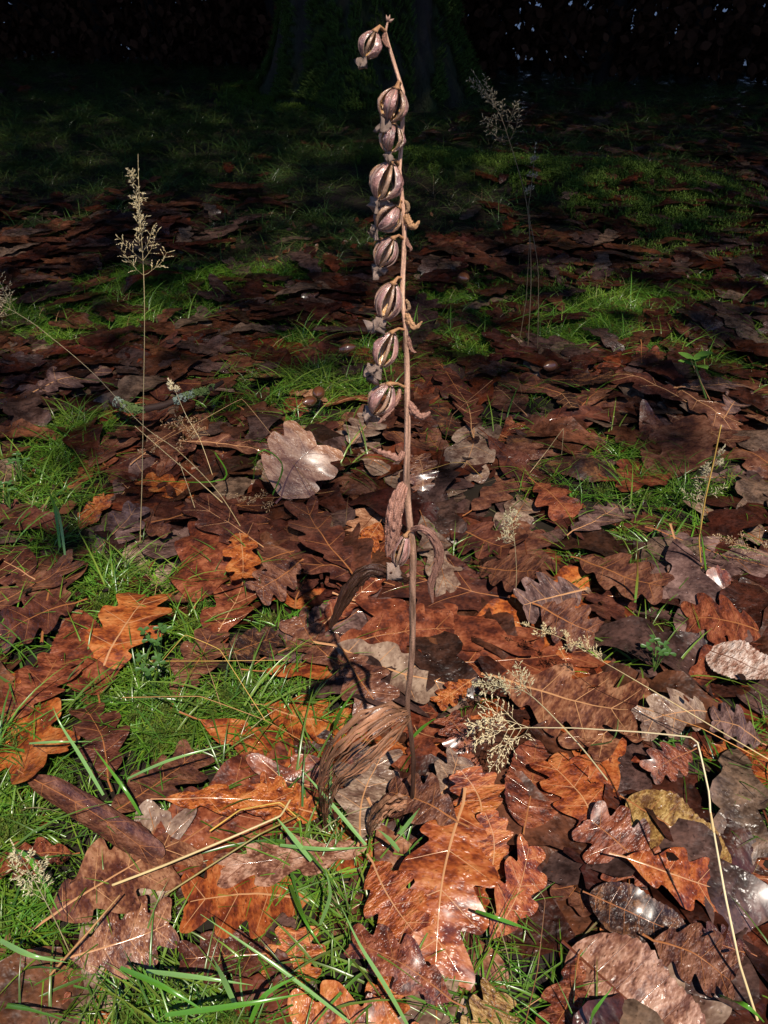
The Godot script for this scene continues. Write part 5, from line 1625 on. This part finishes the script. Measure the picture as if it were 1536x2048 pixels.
func green_blades() -> void:
	var tones := {"mint": Color8(124, 164, 92), "green": Color8(88, 140, 44), "redgreen": Color8(130, 110, 44)}
	var m := plain("grass blade", Color.WHITE, 0.25, 0.5, true)
	m.backlight_enabled = true
	m.backlight = Color(0.35, 0.6, 0.12)
	var k := 0
	for e in BLADES:
		k += 1
		var foot: Vector3 = e[0][0] * CM
		var o := thing("grass_blade", e[3], "grass blade", foot, "single green blades")
		var pl := smooth_line(e[0], 14)
		for i in pl.size():
			pl[i] -= foot
		var c := lit(tones[e[2]])
		var s := blade_shape(pl, minf(e[1], 0.34) * CM * 0.66, c, 0.5)
		if e[2] == "redgreen":
			for i in s.v.size():
				s.col[i] = lit(Color8(90, 132, 40)).lerp(lit(Color8(170, 70, 36)), s.uv[i].y)
		piece("blade", s.mesh(), m, o)
		var rib := Shape.new()
		var rl := []
		var rr := []
		for i in pl.size():
			var d: Vector3 = (pl[mini(i + 1, pl.size() - 1)] - pl[maxi(i - 1, 0)]).normalized()
			var side := d.cross(Vector3(0.15, 0.9, 0.35)).normalized()
			rl.append(pl[i] - side.cross(d) * e[1] * CM * 0.19)
			rr.append(0.00016)
		rib.tube(rl, rr, 4, Color(c.r * 1.2, c.g * 1.1, c.b))
		piece("midrib", rib.mesh(), m, o)

func small_things() -> void:
	var nut := plain("acorn", Color8(96, 54, 28), 0.18, 0.6)
	nut.clearcoat_enabled = true
	var scar := plain("acorn scar", Color8(176, 138, 92), 0.7, 0.3)
	for e in ACORNS:
		var o := thing("acorn", e[2], "acorn", e[0] * CM, "acorns lying among the leaves")
		o.rotation = Vector3(0.4, e[0].x * 0.7, 1.35)
		var r: float = e[1] * CM
		var s := Shape.new()
		var pts := []
		var rad := []
		for i in 15:
			var t := i / 14.0
			pts.append(Vector3(0, (t - 0.5) * r * 2.6, 0))
			rad.append(maxf(0.0004, r * 0.8 * pow(sin(PI * (0.10 + 0.88 * t)), 0.6)))
		pts.append(Vector3(0, r * 1.42, 0))
		rad.append(0.0003)
		s.tube(pts, rad, 18)
		piece("nut", s.mesh(), nut, o)
		var c := Shape.new()
		c.tube([Vector3(0, -r * 1.33, 0), Vector3(0, -r * 1.28, 0)], [r * 0.34, r * 0.42], 14)
		piece("scar", c.mesh(), scar, o)
	# fallen twig with lichen
	var tp := []
	for p in TWIG:
		tp.append(p)
	var foot: Vector3 = TWIG[0] * CM
	var tw := thing("fallen_twig", "dark fallen twig crusted with pale green lichen, lying behind the tall pale grass", "twig", foot)
	var line := smooth_line(tp, 40)
	var rad := []
	for i in line.size():
		line[i] -= foot
		rad.append(0.0046 - 0.0022 * i / 40.0)
	var s := Shape.new()
	s.tube(line, rad, 12, Color8(62, 46, 38).srgb_to_linear(), 0.16, 5)
	piece("wood", s.mesh(), plain("twig bark", Color.WHITE, 0.7, 0.4, true), tw)
	var r := RandomNumberGenerator.new()
	r.seed = 12
	for spot in [[5, "grey"], [8, "green"], [11, "green"], [26, "grey"], [29, "green"], [32, "green"]]:
		var lc := Shape.new()
		var c := lit(Color8(126, 138, 124)) if spot[1] == "grey" else lit(Color8(96, 112, 64))
		for k in 44:
			var i: int = clampi(spot[0] + r.randi_range(-3, 3), 0, 40)
			var a := r.randf_range(-0.4, 2.6)
			var n := Vector3(0.15, sin(a), cos(a)).normalized()
			var p: Vector3 = line[i] + n * rad[i] * 1.02
			var w := r.randf_range(0.0012, 0.0028)
			var side := n.cross(Vector3.RIGHT).normalized()
			var mid := lc.point(p + n * 0.0004, Vector2.ZERO, c)
			var ring := []
			for q in 7:
				ring.append(lc.point(p + (side * cos(TAU * q / 7) + n.cross(side) * sin(TAU * q / 7)) * w * r.randf_range(0.7, 1.2) + n * r.randf_range(0.0003, 0.002), Vector2.ZERO, c * r.randf_range(0.8, 1.1)))
			for q in 7:
				lc.tri(mid, ring[q], ring[(q + 1) % 7])
		piece("lichen", lc.mesh(), plain("lichen", Color.WHITE, 0.9, 0.2, true), tw).set_meta("kind", "stuff")
	# clover and seedling
	var gm := plain("clover leaf", Color(0.24, 0.36, 0.17), 0.4, 0.5)
	var sm := plain("clover stalk", Color(0.34, 0.45, 0.2), 0.5, 0.4)
	for e in CLOVERS:
		var o := thing("clover", e[1], "clover", e[0] * CM)
		for k in 5:
			var a: float = k * 1.3 + e[0].x
			var hub := Vector3(cos(a), 0.3 + 0.4 * sin(k * 4.1), sin(a)) * (0.004 + 0.005 * absf(sin(k * 2.7 + e[0].z)))
			var st := Shape.new()
			st.tube([Vector3(0, -0.02, 0), hub * 0.6, hub], [0.0005, 0.0004, 0.0003], 5)
			piece("stalk", st.mesh(), sm, o)
			for j in 3:
				var b: float = a + TAU * j / 3
				var d := Vector3(cos(b), 0.25, sin(b)).normalized()
				var side := d.cross(Vector3.UP).normalized()
				var lf := Shape.new()
				var c0 := lf.point(hub)
				var ring := []
				for q in 8:
					var g := q / 7.0
					ring.append(lf.point(hub + d * 0.0042 * sin(g * PI) * (0.92 if q in [3, 4] else 1.0) + d * 0.0006 + side * 0.0026 * cos(g * PI) * (0.3 + 0.7 * sin(g * PI)) * 1.2 + Vector3(0, 0.0012 * cos(g * PI) * cos(g * PI), 0)))
				for q in 7:
					lf.tri(c0, ring[q], ring[q + 1])
				piece("leaflet", lf.mesh(), gm, o)
	var sf: Vector3 = SEEDLING[0] * CM
	var sd := thing("green_seedling", "small pale green seedling with rounded leaves standing before the plum-grey leaf heap", "seedling", sf)
	var sl := smooth_line([SEEDLING[0], SEEDLING[1], SEEDLING[2]], 10)
	for i in sl.size():
		sl[i] -= sf
	var st2 := Shape.new()
	st2.tube(sl, [0.0011, 0.0011, 0.0011, 0.001, 0.001, 0.001, 0.001, 0.0009, 0.0009, 0.0009, 0.0008], 6)
	piece("stem", st2.mesh(), sm, sd)
	var seedleaf := plain("seedling leaf", Color(0.40, 0.56, 0.22), 0.4, 0.5)
	for k in 6:
		var a := k * 1.9
		var d := Vector3(cos(a), 0.55, sin(a)).normalized()
		var base: Vector3 = sl[10 - k / 2]
		var pts := []
		for i in 7:
			pts.append(base + d * 0.022 * i / 6.0 - Vector3(0, 0.006, 0) * pow(i / 6.0, 2.0))
		var lf := Shape.new()
		for i in 7:
			var w := 0.006 * pow(sin(PI * clampf(0.06 + i / 6.0 * 0.93, 0, 1)), 0.7)
			var side := d.cross(Vector3.UP).normalized()
			for j in 3:
				lf.point(pts[i] + side * (j - 1.0) * w + Vector3(0, 0.0008 if j != 1 else 0.0, 0))
		for i in 6:
			for j in 2:
				lf.quad(i * 3 + j, i * 3 + j + 1, (i + 1) * 3 + j, (i + 1) * 3 + j + 1)
		piece("leaf", lf.mesh(), seedleaf, sd)

func turf() -> void:
	# crumbs of leaf and stalk fill the chinks of the litter
	var bit := Shape.new()
	for k in 6:
		var a := TAU * k / 6
		bit.point(Vector3(cos(a) * 0.005 * (1.0 + 0.4 * sin(k * 2.3)), 0.0008 * sin(k * 1.9), sin(a) * 0.008 * (1.0 + 0.3 * cos(k * 3.1))))
	for k in 4:
		bit.tri(0, k + 1, k + 2)
	var bw := []
	var bt := []
	for k in 4200:
		var z := -lerpf(0.13, 1.6, pow(rng.randf(), 1.2))
		var half := 0.11 + 0.50 * -z
		var x := rng.randf_range(-half, half)
		var on := covered(x, z)
		if on and rng.randf() < 0.985:
			continue
		var y := top_at(x, z) + 0.0008 if on else ground(x, z) + rng.randf_range(0.001, 0.006)
		bw.append(Transform3D(Basis.from_euler(Vector3(rng.randfn(0, 0.3), rng.randf() * TAU, rng.randfn(0, 0.3))).scaled(Vector3(rng.randf_range(0.2, 1.1), 1, rng.randf_range(0.5, 1.6)) * (0.45 if on else 1.0)), Vector3(x, y, z)))
		var c: Color = lit(PALETTE[["brown", "wine", "red", "mottle", "tan", "purple", "black"][rng.randi() % 7]][0]) * rng.randf_range(0.3, 0.7)
		bt.append(Color(c.r, c.g, c.b))
	var bm := plain("leaf crumbs", Color.WHITE, 0.35, 0.5, true)
	tag(many("leaf_crumbs", bit.mesh(), bm, bw, bt, self), "small brown scraps of rotted leaf between the fallen leaves", "debris", "", "stuff")
	var gm := plain("turf grass", Color.WHITE, 0.28, 0.5, true)
	gm.backlight_enabled = true
	gm.backlight = Color(0.3, 0.5, 0.1)
	var kinds := [
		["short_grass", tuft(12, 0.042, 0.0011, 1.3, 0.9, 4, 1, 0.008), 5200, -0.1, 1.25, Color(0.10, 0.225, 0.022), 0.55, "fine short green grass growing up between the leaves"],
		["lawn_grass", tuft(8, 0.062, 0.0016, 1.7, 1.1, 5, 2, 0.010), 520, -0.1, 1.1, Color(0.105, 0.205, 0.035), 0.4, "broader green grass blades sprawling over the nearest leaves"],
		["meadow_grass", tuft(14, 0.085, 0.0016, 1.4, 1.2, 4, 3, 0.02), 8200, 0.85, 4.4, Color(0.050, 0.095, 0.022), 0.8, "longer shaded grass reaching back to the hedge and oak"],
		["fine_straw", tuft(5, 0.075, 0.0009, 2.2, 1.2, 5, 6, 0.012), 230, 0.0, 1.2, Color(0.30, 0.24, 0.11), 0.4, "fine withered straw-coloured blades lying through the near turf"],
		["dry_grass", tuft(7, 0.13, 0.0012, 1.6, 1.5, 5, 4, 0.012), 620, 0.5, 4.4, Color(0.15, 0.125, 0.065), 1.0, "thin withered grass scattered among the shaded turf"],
	]
	for e in kinds:
		var where := []
		var tints := []
		var tries := 0
		while where.size() < e[2] and tries < 90000:
			tries += 1
			var z: float = -lerpf(e[3], e[4], rng.randf() if e[4] < 2.0 else pow(rng.randf(), 1.3))
			var half := 0.45 + 0.50 * maxf(-z, 0.0)
			var x := rng.randf_range(-half, half)
			var g := share(PATCHES, x, z)
			var chance := g
			if e[4] > 2.0:
				chance = clampf(g + clampf((-z - 1.3) * 0.28, 0.0, 0.9) + (0.10 if e[0] == "dry_grass" else 0.05), 0.0, 1.0)
			else:
				chance = (g * g + (0.008 if absf(x) < 0.10 + 0.42 * -z else 0.10)) * (0.11 if covered(x, z) else 1.0)
			if rng.randf() > chance:
				continue
			if Vector2(x + 0.058, z + 3.25).length() < 0.42:
				continue
			var y := lerpf(ground(x, z), top_at(x, z), 0.25)
			var s := rng.randf_range(0.6, 1.25) * (lerpf(0.42, 1.0, clampf((-z - 0.8) / 1.8, 0.0, 1.0)) if e[4] > 2.0 else 1.0)
			var b := Basis(Vector3.UP, rng.randf() * TAU).scaled(Vector3(s, s * rng.randf_range(0.7, 1.1), s))
			where.append(Transform3D(b, Vector3(x, y - 0.002, z)))
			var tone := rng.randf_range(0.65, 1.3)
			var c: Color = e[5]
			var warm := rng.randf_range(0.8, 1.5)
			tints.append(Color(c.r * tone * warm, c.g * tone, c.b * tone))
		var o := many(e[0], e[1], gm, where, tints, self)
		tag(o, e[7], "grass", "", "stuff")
	var where := []
	var tints := []
	var tries := 0
	while where.size() < 17000 and tries < 260000:
		tries += 1
		var z := -lerpf(0.14, 3.6, pow(rng.randf(), 1.5))
		var half := 0.11 + 0.50 * -z
		var x := rng.randf_range(-half, half)
		if rng.randf() > share(MOSSES, x, z) * clampf(0.55 + 2.2 * field.get_noise_2d(x * 900.0, z * 900.0), 0.0, 1.0) or covered(x, z):
			continue
		var s := rng.randf_range(0.6, 1.1) * (1.0 if z > -1.0 else 1.9)
		where.append(Transform3D(Basis(Vector3.UP, rng.randf() * TAU).scaled(Vector3(s, s * 0.9, s)), Vector3(x, ground(x, z) - 0.001 + (0.003 if z > -1.0 else 0.0), z)))
		var tone := rng.randf_range(0.6, 1.25)
		tints.append(Color(0.055 * tone * rng.randf_range(0.8, 1.5), 0.095 * tone, 0.012 * tone) if z > -1.0 else Color(0.070 * tone, 0.115 * tone, 0.012 * tone))
	var mo := many("moss", moss_shoot(), plain("moss", Color.WHITE, 0.7, 0.3, true), where, tints, self)
	tag(mo, "bright green moss cushions between leaves and over low mounds", "moss", "", "stuff")
